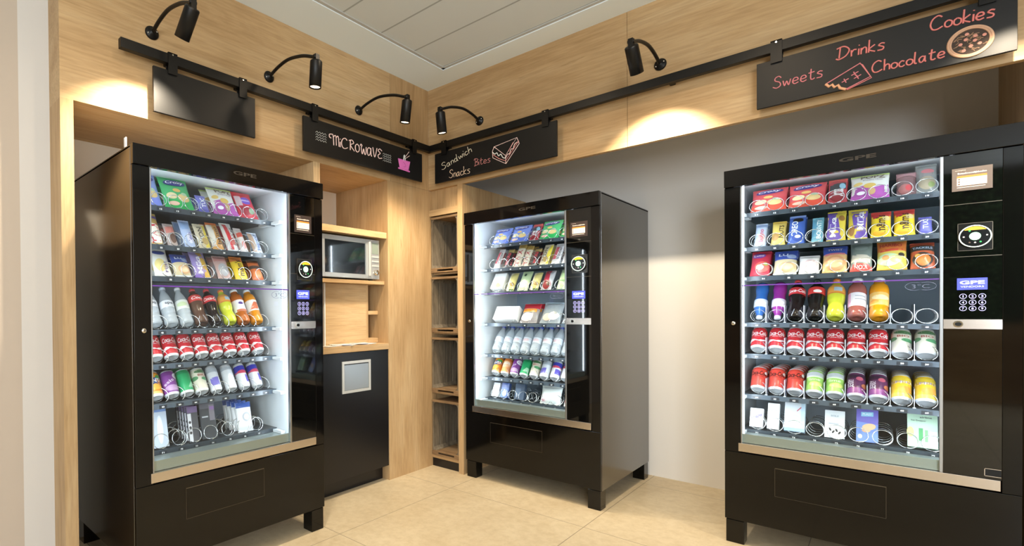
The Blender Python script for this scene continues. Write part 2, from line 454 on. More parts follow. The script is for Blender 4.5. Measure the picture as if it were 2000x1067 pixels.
sbox('trim_17', (2.83, 0.0, 0), (2.872, 0.0300, ZB - 0.0005), WOOD_Z, 'oak upright right of the right machine')
# the rest of the room, behind the camera
sbox('wall_right', (5.2, -6.3, 0), (5.3, 0.97, ZT), BEIGE, 'beige wall opposite the left machines')
q = MB(); q.box((-0.17, -6.3, 0), (5.2, -6.2, 0.95), wood('oak_low_wall', 'x', OAK)); q.box((-0.17, -6.3, 0.95), (5.2, -6.2, ZT), foliage_mat())
struct('wall_front', q, 0, 'plant wall over oak panelling behind the viewer')
sbox('wall_right_return', (3.6, 0.0, 0), (5.2, 0.97, ZT), WHITE, 'white wall beyond the right machine')

# ------------------------------------------------------------------ rails, signs
def rail(name, label, boxes, base):
    t = thing(name, label, 'rail', base)
    q = MB(); q.box(boxes[0][0], boxes[0][1], BLACKMATT); adopt(t, obj('bar', q, None, 0.0015))
    for a, b in boxes[1:]:
        q = MB(); q.box(a, b, BLACKMATT); adopt(t, obj('spacer', q))
    return t
sp = lambda y: ((0.0, y - 0.012, 2.303), (0.045, y + 0.012, 2.329))
rail('sign_rail', 'long black square rail on the left wall under three spotlights', [((0.045, -2.12, 2.294), (0.075, -0.045, 2.338)), sp(-1.90), sp(-1.545), sp(-1.092), sp(-0.238)], (0.0, -1.1, 2.3))
sq = lambda x: ((x - 0.012, -0.045, 2.303), (x + 0.012, 0.0, 2.329))
rail('sign_rail', 'long black square rail on the right wall under two spotlights', [((0.045, -0.075, 2.294), (3.4, -0.0452, 2.338)), sq(0.205), sq(0.975), sq(1.65), sq(2.089), sq(2.706)], (1.5, 0.0, 2.3))

def sign(label, side, a0, a1, z0, z1, hang):
    """a = coordinate along the wall"""
    base = (0.063, (a0 + a1) / 2, z0) if side == 'L' else ((a0 + a1) / 2, -0.063, z0)
    t = thing('chalkboard_sign', label, 'sign', base, 0, 'black chalkboard signs on the rails')
    P = (lambda a, d, z: (d, a, z)) if side == 'L' else (lambda a, d, z: (a, -d, z))
    q = MB(); q.box(P(a0, 0.056, z0), P(a1, 0.070, z1), CHALKB); adopt(t, obj('board', q, None, 0.001))
    for h in hang:
        q = MB()
        q.box(P(h - 0.021, 0.0756, 2.245), P(h + 0.021, 0.0790, 2.343), BLACKMATT)
        q.box(P(h - 0.021, 0.043, 2.3385), P(h + 0.021, 0.0790, 2.3425), BLACKMATT)
        q.box(P(h - 0.021, 0.0395, 2.285), P(h + 0.021, 0.0430, 2.3425), BLACKMATT)
        q.box(P(h - 0.021, 0.0395, 2.285), P(h + 0.021, 0.0560, 2.2885), BLACKMATT)
        q.box(P(h - 0.021, 0.0500, 2.245), P(h + 0.021, 0.0560, 2.2885), BLACKMATT)
        q.box(P(h - 0.010, 0.0700, 2.250), P(h + 0.010, 0.0757, 2.258), BLACKMATT)
        mt = P(h, 0.0800, 2.334)
        q.box(P(h - 0.003, 0.0790, 2.331), P(h + 0.003, 0.0800, 2.337), CHROME)
        adopt(t, obj('hanger', q))
    fn = (lambda a, z: Vector((0.0708, a, z))) if side == 'L' else (lambda a, z: Vector((a, -0.0708, z)))
    return t, fn
PINKW = mat('pink_white_chalk', 'e6c9c4', 0.9); PINK = mat('pink_chalk', 'cc7a80', 0.9); CREAMC = mat('cream_chalk', 'e9dfc6', 0.9)
CORAL = mat('coral_chalk', 'cf7873', 0.9); ORANGEC = mat('orange_chalk', 'd9a27c', 0.9); MAG = mat('magenta_chalk', 'd06bb4', 0.9); WHITEC = mat('white_chalk', 'd8dad6', 0.9)
ROSE = mat('rose_chalk', 'c07f7c', 0.9)

sign('blank black chalkboard hanging left above the left machine', 'L', -1.984, -1.474, 2.059, 2.263, (-1.90, -1.545))
t, fn = sign('chalkboard reading MiCROWaVE between wavy lines with a pink cup', 'L', -1.169, -0.152, 2.065, 2.261, (-1.092, -0.238))
q = MB()
chalk(q, 'M1CROWAVE'.replace('1', 'i'), fn, (-0.985, 2.141), (-0.552, 2.143), 0.062, PINKW, 0.0029)
adopt(t, obj('lettering', q))
for a0, a1, zz in ((-1.085, -1.008, 2.190), (-0.543, -0.466, 2.182)):
    q = MB()
    for k in range(4):
        z = zz - k * 0.0145
        scribble(q, [(a0 + (a1 - a0) * i / 8, z + (0.0042 if i % 2 else -0.0042)) for i in range(9)], fn, WHITEC, 0.0009)
    adopt(t, obj('wavy_lines', q))
q = MB()
q.prism([fn(-0.398, 2.178), fn(-0.383, 2.122), fn(-0.301, 2.120), fn(-0.282, 2.178)], (0.0006, 0, 0), MAG)
q.prism([fn(-0.400, 2.122), fn(-0.398, 2.112), fn(-0.284, 2.108), fn(-0.282, 2.118)], (0.0006, 0, 0), MAG)
scribble(q, [(-0.398, 2.18), (-0.28, 2.181), (-0.299, 2.112), (-0.381, 2.114)], fn, MAG, 0.002, False, True)
scribble(q, [(-0.345, 2.178), (-0.342, 2.205), (-0.335, 2.215), (-0.328, 2.18)], fn, WHITEC, 0.0034)
scribble(q, [(-0.335, 2.2), (-0.31, 2.225), (-0.29, 2.248)], fn, PINKW, 0.002); scribble(q, [(-0.325, 2.195), (-0.30, 2.212), (-0.285, 2.222)], fn, PINKW, 0.002)
scribble(q, [(-0.352, 2.165), (-0.335, 2.16), (-0.325, 2.14), (-0.345, 2.135)], fn, mat('dark_magenta_chalk', 'a8508f', 0.9), 0.0018)
adopt(t, obj('drawing', q))

t, fn = sign('chalkboard reading Sandwich, Snacks and Bites with a sandwich drawing', 'R', 0.119, 1.045, 2.058, 2.268, (0.205, 0.975))
q = MB()
W = lambda: adopt(t, obj('lettering', q))
chalk(q, 'Sandwich', fn, (0.185, 2.142), (0.440, 2.216), 0.048, CREAMC, 0.0018)
W(); q = MB()
chalk(q, 'Snacks', fn, (0.247, 2.074), (0.424, 2.076), 0.056, mat('warm_white_chalk', 'ddc2a8', 0.9), 0.0020)
W(); q = MB()
chalk(q, 'Bites', fn, (0.458, 2.116), (0.585, 2.117), 0.046, ROSE, 0.0018)
adopt(t, obj('lettering', q))
q = MB()
scribble(q, [(0.615, 2.208), (0.781, 2.228), (0.699, 2.134)], fn, PINKW, 0.002, False, True)
scribble(q, [(0.615, 2.208), (0.602, 2.182), (0.605, 2.139), (0.65, 2.112), (0.702, 2.082), (0.75, 2.135), (0.798, 2.188), (0.781, 2.228)], fn, PINKW, 0.002, False)
scribble(q, [(0.606, 2.16), (0.65, 2.125), (0.70, 2.10), (0.75, 2.155), (0.795, 2.205)], fn, ROSE, 0.0026, False)
scribble(q, [(0.604, 2.175), (0.62, 2.16), (0.635, 2.165), (0.648, 2.143), (0.665, 2.15), (0.68, 2.125), (0.70, 2.118)], fn, WHITEC, 0.003)
scribble(q, [(0.70, 2.118), (0.715, 2.14), (0.728, 2.138), (0.74, 2.165), (0.755, 2.165), (0.765, 2.19), (0.785, 2.20)], fn, PINKW, 0.0026)
scribble(q, [(0.699, 2.134), (0.701, 2.085)], fn, PINKW, 0.002, False)
scribble(q, [(0.755, 2.205), (0.72, 2.155)], fn, ROSE, 0.0022, False)
adopt(t, obj('drawing', q))

t, fn = sign('long chalkboard reading Sweets, Drinks, Chocolate and Cookies above right machine', 'R', 2.016, 2.776, 2.058, 2.262, (2.089, 2.706))
q = MB()
chalk(q, 'Sweets', fn, (2.076, 2.132), (2.247, 2.132), 0.050, PINK, 0.0024)
W(); q = MB()
chalk(q, 'Drinks', fn, (2.290, 2.188), (2.436, 2.180), 0.050, CORAL, 0.0028)
W(); q = MB()
chalk(q, 'Cookies', fn, (2.562, 2.204), (2.722, 2.194), 0.050, CORAL, 0.0030)
W(); q = MB()
chalk(q, 'Chocolate', fn, (2.400, 2.097), (2.600, 2.091), 0.044, CORAL, 0.0028)
adopt(t, obj('lettering', q))
q = MB()
scribble(q, [(2.257, 2.097), (2.365, 2.149), (2.396, 2.085), (2.321, 2.056)], fn, PINK, 0.0024, False)
scribble(q, [(2.365, 2.146), (2.372, 2.14), (2.399, 2.079), (2.325, 2.053)], fn, CORAL, 0.002, False)
scribble(q, [(2.257, 2.097), (2.268, 2.083), (2.278, 2.089), (2.285, 2.075), (2.297, 2.081), (2.303, 2.066), (2.321, 2.056)], fn, ORANGEC, 0.0055, False)
for a, z in ((2.318, 2.093), (2.348, 2.112), (2.356, 2.097)):
    scribble(q, [(a - 0.010, z - 0.005), (a + 0.012, z + 0.005)], fn, PINK, 0.002, False); scribble(q, [(a - 0.003, z + 0.008), (a + 0.004, z - 0.010)], fn, PINK, 0.002, False)
adopt(t, obj('drawing', q))
q = MB()
cc = (2.664, 2.126)
ring = lambda k: [(cc[0] + k * 0.058 * math.cos(a), cc[1] + k * 0.056 * math.sin(a)) for a in [2 * PI * i / 28 for i in range(28)]]
TAN = mat('tan_chalk', '94765e', 0.9); TAND = mat('smudged_brown_chalk', '3d322b', 0.9); EDGE = mat('pale_tan_chalk', 'bd977c', 0.9); CHIP = mat('pink_chip_chalk', 'c98c7c', 0.9)
q.prism([fn(*p) for p in ring(0.97)], (0, -0.0004, 0), TAND)
for k, r_ in ((0.95, 0.006), (0.85, 0.0045)):
    scribble(q, ring(k), lambda a, z: fn(a, z) + Vector((0, -0.0008, 0)), EDGE, r_ * 0.8, True, True)
for k in range(34):
    a = random.random() * 2 * PI; r_ = math.sqrt(random.random()) * 0.7
    x, z = cc[0] + 0.058 * r_ * math.cos(a), cc[1] + 0.056 * r_ * math.sin(a)
    scribble(q, [(x, z), (x + random.uniform(-.012, .012), z + random.uniform(-.008, .008)), (x + random.uniform(-.012, .012), z + random.uniform(-.008, .008))], lambda a, z: fn(a, z) + Vector((0, -0.0006, 0)), TAN, 0.0014)
for k in range(9):
    a = k * 2.4; r_ = 0.2 + 0.055 * k
    x, z = cc[0] + 0.058 * r_ * math.cos(a), cc[1] + 0.056 * r_ * math.sin(a)
    q.prism([fn(x + 0.0055 * math.cos(b), z + 0.0055 * math.sin(b)) + Vector((0, -0.0016, 0)) for b in [2 * PI * i / 10 for i in range(10)]], (0, -0.0005, 0), CHIP)
adopt(t, obj('cookie_drawing', q))

# ------------------------------------------------------------------ arm spotlights
def arm_lamp(label, loc, rz, tilt, power, side=0.0, cone=86):
    t = thing('wall_spotlight', label, 'spotlight', loc, rz, 'black arm spotlights above the signs')
    q = MB(); q.lathe([(0.0, 0), (0.030, 0), (0.031, 0.004), (0.027, 0.010), (0.013, 0.013), (0.011, 0.020), (0.0, 0.020)], BLACKMATT, 20, Matrix.Rotation(PI / 2, 4, 'X'))
    for sx, sz in ((0.019, 0.008), (-0.019, -0.008)):
        q.lathe([(0.0, 0.013), (0.0035, 0.013), (0.0035, 0.0)], CHROME, 8, Matrix.Translation((sx, 0, sz)) @ Matrix.Rotation(PI / 2, 4, 'X'))
    obj('wall_plate', q, t)
    end = Vector((0, -0.425, -0.040))
    q = MB(); q.tube(smooth_path([(0, -0.012, 0), (0, -0.09, 0.022), (0, -0.19, 0.030), (0, -0.31, 0.006), (0, -0.40, -0.030), end], 6), 0.0085, BLACKMATT, 10)
    obj('arm', q, t)
    q = MB(); q.box((-0.011, -0.437, -0.068), (0.011, -0.413, -0.028), BLACKMATT); q.lathe([(0, -0.014), (0.010, -0.014), (0.010, 0.014), (0, 0.014)], BLACKMATT, 12, Matrix.Translation(end) @ Matrix.Rotation(PI / 2, 4, 'Y'))
    obj('joint', q, t)
    # head: axis tilts its lower end back towards the wall (+Y local)
    A = Matrix.Translation((0, -0.425, -0.058)) @ Matrix.Rotation(tilt, 4, 'X') @ Matrix.Rotation(side, 4, 'Y')
    q = MB(); q.lathe([(0.0, 0), (0.026, 0), (0.0295, -0.004), (0.030, -0.008), (0.030, -0.128), (0.0265, -0.128), (0.0255, -0.121), (0.0, -0.121)], BLACKMATT, 28, A)
    obj('lamp_head', q, t)
    q = MB(); q.lathe([(0.0, -0.1225), (0.0245, -0.1225), (0.0245, -0.121)], mat('lamp_lens', 'fff3df', 0.4, emit='ffe6c0', es=7.0), 20, A)
    obj('lens', q, t)
    d = bpy.data.lights.new('lamp_light', 'SPOT'); d.energy = power; d.color = (1.0, 0.85, 0.64); d.spot_size = math.radians(cone); d.spot_blend = 0.7; d.shadow_soft_size = 0.012
    lo = bpy.data.objects.new('lamp_light', d); COL.objects.link(lo); lo.parent = t
    lo.matrix_basis = A @ Matrix.Translation((0, 0, -0.142))
R90 = PI / 2
arm_lamp('black arm spotlight at far left above the blank chalkboard', (0, -1.963, 2.44), R90, math.radians(36), 110, math.radians(6))
arm_lamp('black arm spotlight between blank chalkboard and microwave sign', (0, -1.347, 2.44), R90, math.radians(5), 50, 0, 100)
arm_lamp('black arm spotlight above the pink cup end of microwave sign', (0, -0.690, 2.44), R90, math.radians(9), 60, 0, 114)
arm_lamp('black arm spotlight above the sandwich chalkboard right of the corner', (0.457, 0, 2.435), 0, math.radians(8), 60, 0, 114)
arm_lamp('black arm spotlight between sandwich sign and long sweets chalkboard', (1.59, 0, 2.43), 0, math.radians(36), 110, 0, 90)
arm_lamp('black arm spotlight right of the long sweets chalkboard', (2.78, 0, 2.43), 0, math.radians(28), 70)

# ------------------------------------------------------------------ microwave niche
t = thing('waste_cabinet', 'black waste cabinet with steel push flap under the counter', 'cabinet', (-0.27, -0.717, 0))
q = MB(); q.box((-0.54, -1.001, 0.10), (-0.022, -0.433, 0.894), BLACKCAB); adopt(t, obj('body', q))
q = MB(); q.box((-0.0215, -1.0, 0.102), (-0.002, -0.435, 0.892), BLACKCAB); adopt(t, obj('door', q, None, 0.001))
q = MB(); q.box((-0.085, -1.0, 0.0), (-0.065, -0.435, 0.0995), BLACKCAB); adopt(t, obj('toe_kick', q))
q = MB()
fy0, fy1, fz0, fz1, b_ = -0.845, -0.602, 0.637, 0.838, 0.017
for a, b in (((fy0, fz0), (fy1, fz0 + b_)), ((fy0, fz1 - b_), (fy1, fz1)), ((fy0, fz0 + b_), (fy0 + b_, fz1 - b_)), ((fy1 - b_, fz0 + b_), (fy1, fz1 - b_))):
    q.box((-0.002, a[0], a[1]), (0.004, b[0], b[1]), STEEL)
adopt(t, obj('flap_frame', q, None, 0.001))
q = MB(); q.box((-0.0015, fy0 + b_ + 0.002, fz0 + b_ + 0.002), (0.0015, fy1 - b_ - 0.002, fz1 - b_ - 0.006), mat('satin_steel_flap', 'c3c8cb', 0.3, 0.85)); adopt(t, obj('push_flap', q))
tag(boxo('worktop', (-0.544, -1.0015, 0.8945), (0.004, -0.4325, 0.934), WOOD_Y, None, 0.0015), 'light oak worktop over the black waste cabinet', 'worktop')
tag(boxo('shelf_board', (-0.544, -1.0015, 1.333), (-0.035, -0.4325, 1.356), WOOD_Y, None, 0.001), 'thin oak shelf carrying the microwave', 'shelf')
tag(boxo('shelf_board', (-0.544, -1.0015, 1.645), (-0.012, -0.4325, 1.685), WOOD_Y, None, 0.001), 'thick oak board just above the microwave', 'shelf')
t = thing('dispenser_box', 'oak dispenser box with narrow side compartments between counter and microwave', 'box', (-0.3, -0.7, 0.935))
q = MB(); q.box((-0.115, -0.89, 0.936), (-0.10, -0.545, 1.332), WOOD_Y); adopt(t, obj('front_panel', q, None, 0.001))
q = MB(); q.box((-0.50, -0.545, 0.936), (-0.10, -0.525, 1.332), WOOD_Z); adopt(t, obj('side_panel', q, None, 0.001)); q = MB(); q.box((-0.50, -0.90, 0.936), (-0.10, -0.891, 1.332), mat('white_melamine', 'dcdad6', 0.5)); adopt(t, obj('side_panel', q, None, 0.001))
q = MB(); q.box((-0.40, -0.525, 0.936), (-0.10, -0.434, 0.968), WOOD_Y); adopt(t, obj('bottom_board', q))
q = MB(); q.box((-0.40, -0.525, 1.130), (-0.10, -0.434, 1.155), WOOD_Y); adopt(t, obj('compartment_shelf', q))
q = MB(); q.box((-0.415, -0.545, 0.936), (-0.40, -0.434, 1.332), WOOD_Z); adopt(t, obj('back_panel', q))

t = thing('microwave', 'silver microwave oven with dark window on the oak shelf', 'microwave', (-0.045, -0.965, 1.3565), R90)
W_, H_ = 0.495, 0.275
q = MB(); q.box((0.0, 0.025, 0.012), (W_, 0.36, H_), mat('silver_case', 'a9aaa8', 0.35, 0.6)); obj('case', q, t, 0.003)
SILV = mat('silver_front', 'c3c3c0', 0.3, 0.7)
q = MB()
q.box((0.0, 0.0, 0.012), (0.03, 0.025, H_), SILV); q.box((0.372, 0.0, 0.012), (0.415, 0.025, H_), SILV)
q.box((0.03, 0.0, 0.012), (0.372, 0.025, 0.040), SILV); q.box((0.03, 0.0, 0.245), (0.372, 0.025, H_), SILV)
dd = obj('door', q, t, 0.0015)
boxo('window', (0.03, 0.006, 0.04), (0.372, 0.02, 0.245), mat('dark_oven_window', '0c1013', 0.05, spec=0.7, ior=1.7), dd)
boxo('handle', (0.392, -0.012, 0.03), (0.408, -0.001, 0.26), mat('pale_handle', 'd6d3cb', 0.35, 0.4), dd, 0.003)
cp = boxo('control_panel', (0.417, 0.0, 0.012), (W_, 0.025, H_), SILV, t, 0.0015)
boxo('display', (0.427, -0.001, 0.18), (0.485, 0.001, 0.255), mat('grey_green_display', '7d877b', 0.2), cp)
for k in range(3): boxo('button', (0.427, -0.004, 0.155 - k * 0.030), (0.487, 0.001, 0.165 - k * 0.030), mat('pale_handle'), cp, 0.001)
q = MB(); q.lathe([(0, 0.022), (0.015, 0.022), (0.018, 0.018), (0.019, 0.0)], CHROME, 20, Matrix.Translation((0.457, 0.0, 0.055)) @ Matrix.Rotation(PI / 2, 4, 'X')); obj('knob', q, cp)
for x in (0.04, 0.455):
    for y in (0.05, 0.32): boxo('foot', (x - 0.012, y - 0.012, 0.0), (x + 0.012, y + 0.012, 0.012), BLACKMATT, t)

PAPER = mat('white_paper', 'f0eeea', 0.7)
def flyer(label, x, y, rz, wx, wy, z, cols, tilt=0.0):
    q = MB()
    for k in range(3): q.box((-wx / 2 + 0.003 * k, -wy / 2 + 0.004 * (k % 2), 0.0016 * k), (wx / 2 + 0.003 * k, wy / 2 + 0.004 * (k % 2), 0.0016 * k + 0.0013), PAPER)
    q.box((-wx / 2 + 0.016, -wy / 2 + 0.010, 0.0046), (wx / 2 - 0.006, wy / 2 - 0.05, 0.0048), ink(cols))
    o = obj('flyer', q); o.location = (x, y, z); o.rotation_euler = (0, tilt, rz); return tag(o, label, 'flyer', 'flyers on the worktop')
flyer('white flyers with pale orange print nearest the left machine on worktop', -0.05, -0.90, 0.15, 0.075, 0.13, 0.9345, 'd9c1a3')
flyer('white flyers lying second on the worktop with grey print', -0.052, -0.815, -0.35, 0.07, 0.13, 0.9405, 'b9b4ae')
flyer('white flyers lying askew mid worktop under the dispenser box', -0.05, -0.735, 0.5, 0.065, 0.12, 0.9345, 'e0d6cb')
flyer('white flyers fourth from the left machine on worktop', -0.052, -0.655, -0.25, 0.07, 0.11, 0.9405, 'c9c6c4')
flyer('white flyers furthest right on the worktop below the compartments', -0.05, -0.58, 0.3, 0.065, 0.11, 0.9345, 'bdbec4')

# ------------------------------------------------------------------ crates
def crate_parts(t, seed):
    rnd = random.Random(seed)
    W, H, Dp, th = 0.246, 0.408, 0.32, 0.012
    x0, x1 = -W / 2, W / 2
    for xa, xb in ((x0, x0 + th), (x1 - th, x1)):
        y = 0.004
        for k in range(4):
            wd = 0.072 + rnd.uniform(-.006, .004)
            q = MB(); q.box((xa + (0.0015 if k % 2 else 0), y, 0.012), (xb - (0.0015 if k % 2 else 0), min(y + wd, Dp), H - 0.012), CRATE); y += 0.079
            obj('side_slat', q, t, 0.0015)
    z = 0.02
    for k in range(7):
        hh = 0.036; q = MB(); q.box((x0 + th, Dp - 0.012, z), (x1 - th, Dp, min(z + hh, H - .02)), CRATE_X); z += 0.0535
        obj('back_slat', q, t, 0.0015)
    q = MB()
    q.box((x0 + th, 0.004, 0.024), (x1 - th, Dp - 0.012, 0.032), CRATE_X); q.box((x0, 0.0, 0.023), (x1, 0.014, 0.034), CRATE_X)
    q.box((x0, 0.0, 0.0), (x1, 0.016, 0.010), CRATE_X); q.box((x0, 0.0, 0.010), (x0 + 0.055, 0.016, 0.023), CRATE_X); q.box((x1 - 0.045, 0.0, 0.010), (x1, 0.016, 0.023), CRATE_X)
    q.box((x0 + th, 0.03, 0.0), (x1 - th, Dp, 0.010), CRATE_X)
    obj('bottom_end', q, t, 0.0015)
    q = MB(); q.box((x0 + th, 0.004, H - 0.012), (x1 - th, Dp, H - 0.002), CRATE_X); q.box((x0, 0.0, H - 0.016), (x1, 0.018, H), CRATE_X); obj('top_end', q, t, 0.0015)
    for sx in (-1, 1):
        xi = sx * (W / 2 - th)
        for zz, sz in ((0.034, 1), (H - 0.014, -1)):
            q = MB(); q.prism([(xi, 0.006, zz), (xi - sx * 0.024, 0.006, zz), (xi - sx * 0.009, 0.006, zz + sz * 0.009), (xi, 0.006, zz + sz * 0.024)], (0, Dp - 0.03, 0), CRATE)
            obj('corner_block', q, t)
for k, (z, lab) in enumerate(((1.432, 'weathered fruit crate on end, topmost of the stack of four'), (0.992, 'weathered fruit crate on end, second from top of the stack'),
                             (0.548, 'weathered fruit crate on end, third from top of the stack'), (0.087, 'weathered fruit crate on end at the bottom of the stack'))):
    t = thing('wooden_crate', lab, 'crate', (0.131, 0.012, z), 0, 'fruit crates stacked in the oak niche')
    crate_parts(t, k)
    if k < 3: tag(boxo('shelf_board', (0.001, 0.05, z - 0.012), (0.261, 0.4, z - 0.001), WOOD_X), 'thin oak shelf under the %s crate of the stack' % ('topmost', 'second', 'third')[k], 'shelf')
# ------------------------------------------------------------------ vending machines
MW, MH, MD = 0.94, 1.826, 0.812
LANES = [0.104 + 0.0747 * k for k in range(9)]
EM_WHITE = mat('led_tube', 'ffffff', 0.4, emit='e4efff', es=4.5)
BLUESCR = mat('blue_lcd_screen', '3b46c8', 0.3, emit='5a62e8', es=1.1)
SCRTXT = mat('lcd_letters', 'cfd6ff', 0.4, emit='d8deff', es=1.3)
KEYGLOW = mat('backlit_keys', 'c8c4ff', 0.4, emit='b9b4ff', es=1.0)
PURPLE = mat('purple_line', '6c3fa8', 0.4)
BRONZE = mat('dark_bronze_letters', '37312a', 0.4, 0.5)
SEAM = mat('panel_seam', '6f675a', 0.3, 0.8)
PANEL = mat('glossy_black_glass', '070707', 0.03, spec=0.6, ior=1.55)
PLATE = mat('taupe_plate', '6e6158', 0.35); PLATED = mat('dark_plate', '3a2f2c', 0.35)
ORNG = mat('orange_strip', 'e08a3c', 0.4, emit='d9772a', es=0.25); CREAM = mat('cream_screen', 'f6e6d6', 0.4, emit='f6dfc8', es=0.45)
RINGW = mat('reader_ring', 'f0fff6', 0.3, emit='d6efe4', es=0.9); GREENC = mat('reader_green', 'bff5d2', 0.3, emit='a8f0c4', es=1.2); YEL = mat('reader_yellow', 'd9b52a', 0.3, emit='d0aa20', es=0.6)
GREEND = mat('reader_green_led', '30d060', 0.3, emit='30d060', es=1.2)
DIMTXT = mat('dark_screen_text', '6a5648', 0.5)
SPIR = {}
def spiral_mesh(r, turns, flat=0.8):
    k = (round(r, 4), turns, flat)
    if k in SPIR: return SPIR[k]
    q = MB(); n = 22; tl = math.radians(20); pts = []
    for i in range(int(n * turns) + 1):
        a = (-PI / 2 if flat > 0.5 else -PI / 3) + 2 * PI * i / n
        lead = 0.0 if i < n * flat else (i - n * flat) / n
        x, zz = r * math.cos(a), r * math.sin(a)
        pts.append((x, lead * 0.058 + (zz + r) * math.sin(tl), 0.003 + (zz + r) * math.cos(tl)))
    q.tube(pts, 0.0017, WIRE, 5)
    SPIR[k] = q.mesh('spiral'); return SPIR[k]
DIVM = {}
def divider_mesh(h, front):
    if (h, front) not in DIVM:
        q = MB(); q.box((-0.0012, 0.0, 0.0), (0.0012, 0.38, h), ACRYL); 
        if front: q.box((-0.0012, -0.002, 0.0), (0.0012, 0.0, h), mat('frosted_edge', 'c4ccd6', 0.4)); q.box((-0.005, -0.002, 0.0), (0.005, 0.004, 0.005), mat('frosted_edge'))
        DIVM[(h, front)] = q.mesh('lane_divider')
    return DIVM[(h, front)]

def disc(q, c, r, y0, y1, m, n=28, sx=1.0):
    q.prism([(c[0] + r * sx * math.cos(a), y1, c[1] + r * math.sin(a)) for a in [2 * PI * i / n for i in range(n)]], (0, y0 - y1, 0), m)
def annulus(q, c, r0, r1, y, m, n=28, sx=1.0):
    vs = []; fs = []
    for i in range(n):
        a = 2 * PI * i / n
        vs += [(c[0] + r0 * sx * math.cos(a), y, c[1] + r0 * math.sin(a)), (c[0] + r1 * sx * math.cos(a), y, c[1] + r1 * math.sin(a))]
    for i in range(n):
        j = (i + 1) % n; fs.append((2 * i, 2 * i + 1, 2 * j + 1, 2 * j))
    q.add(vs, fs, m)

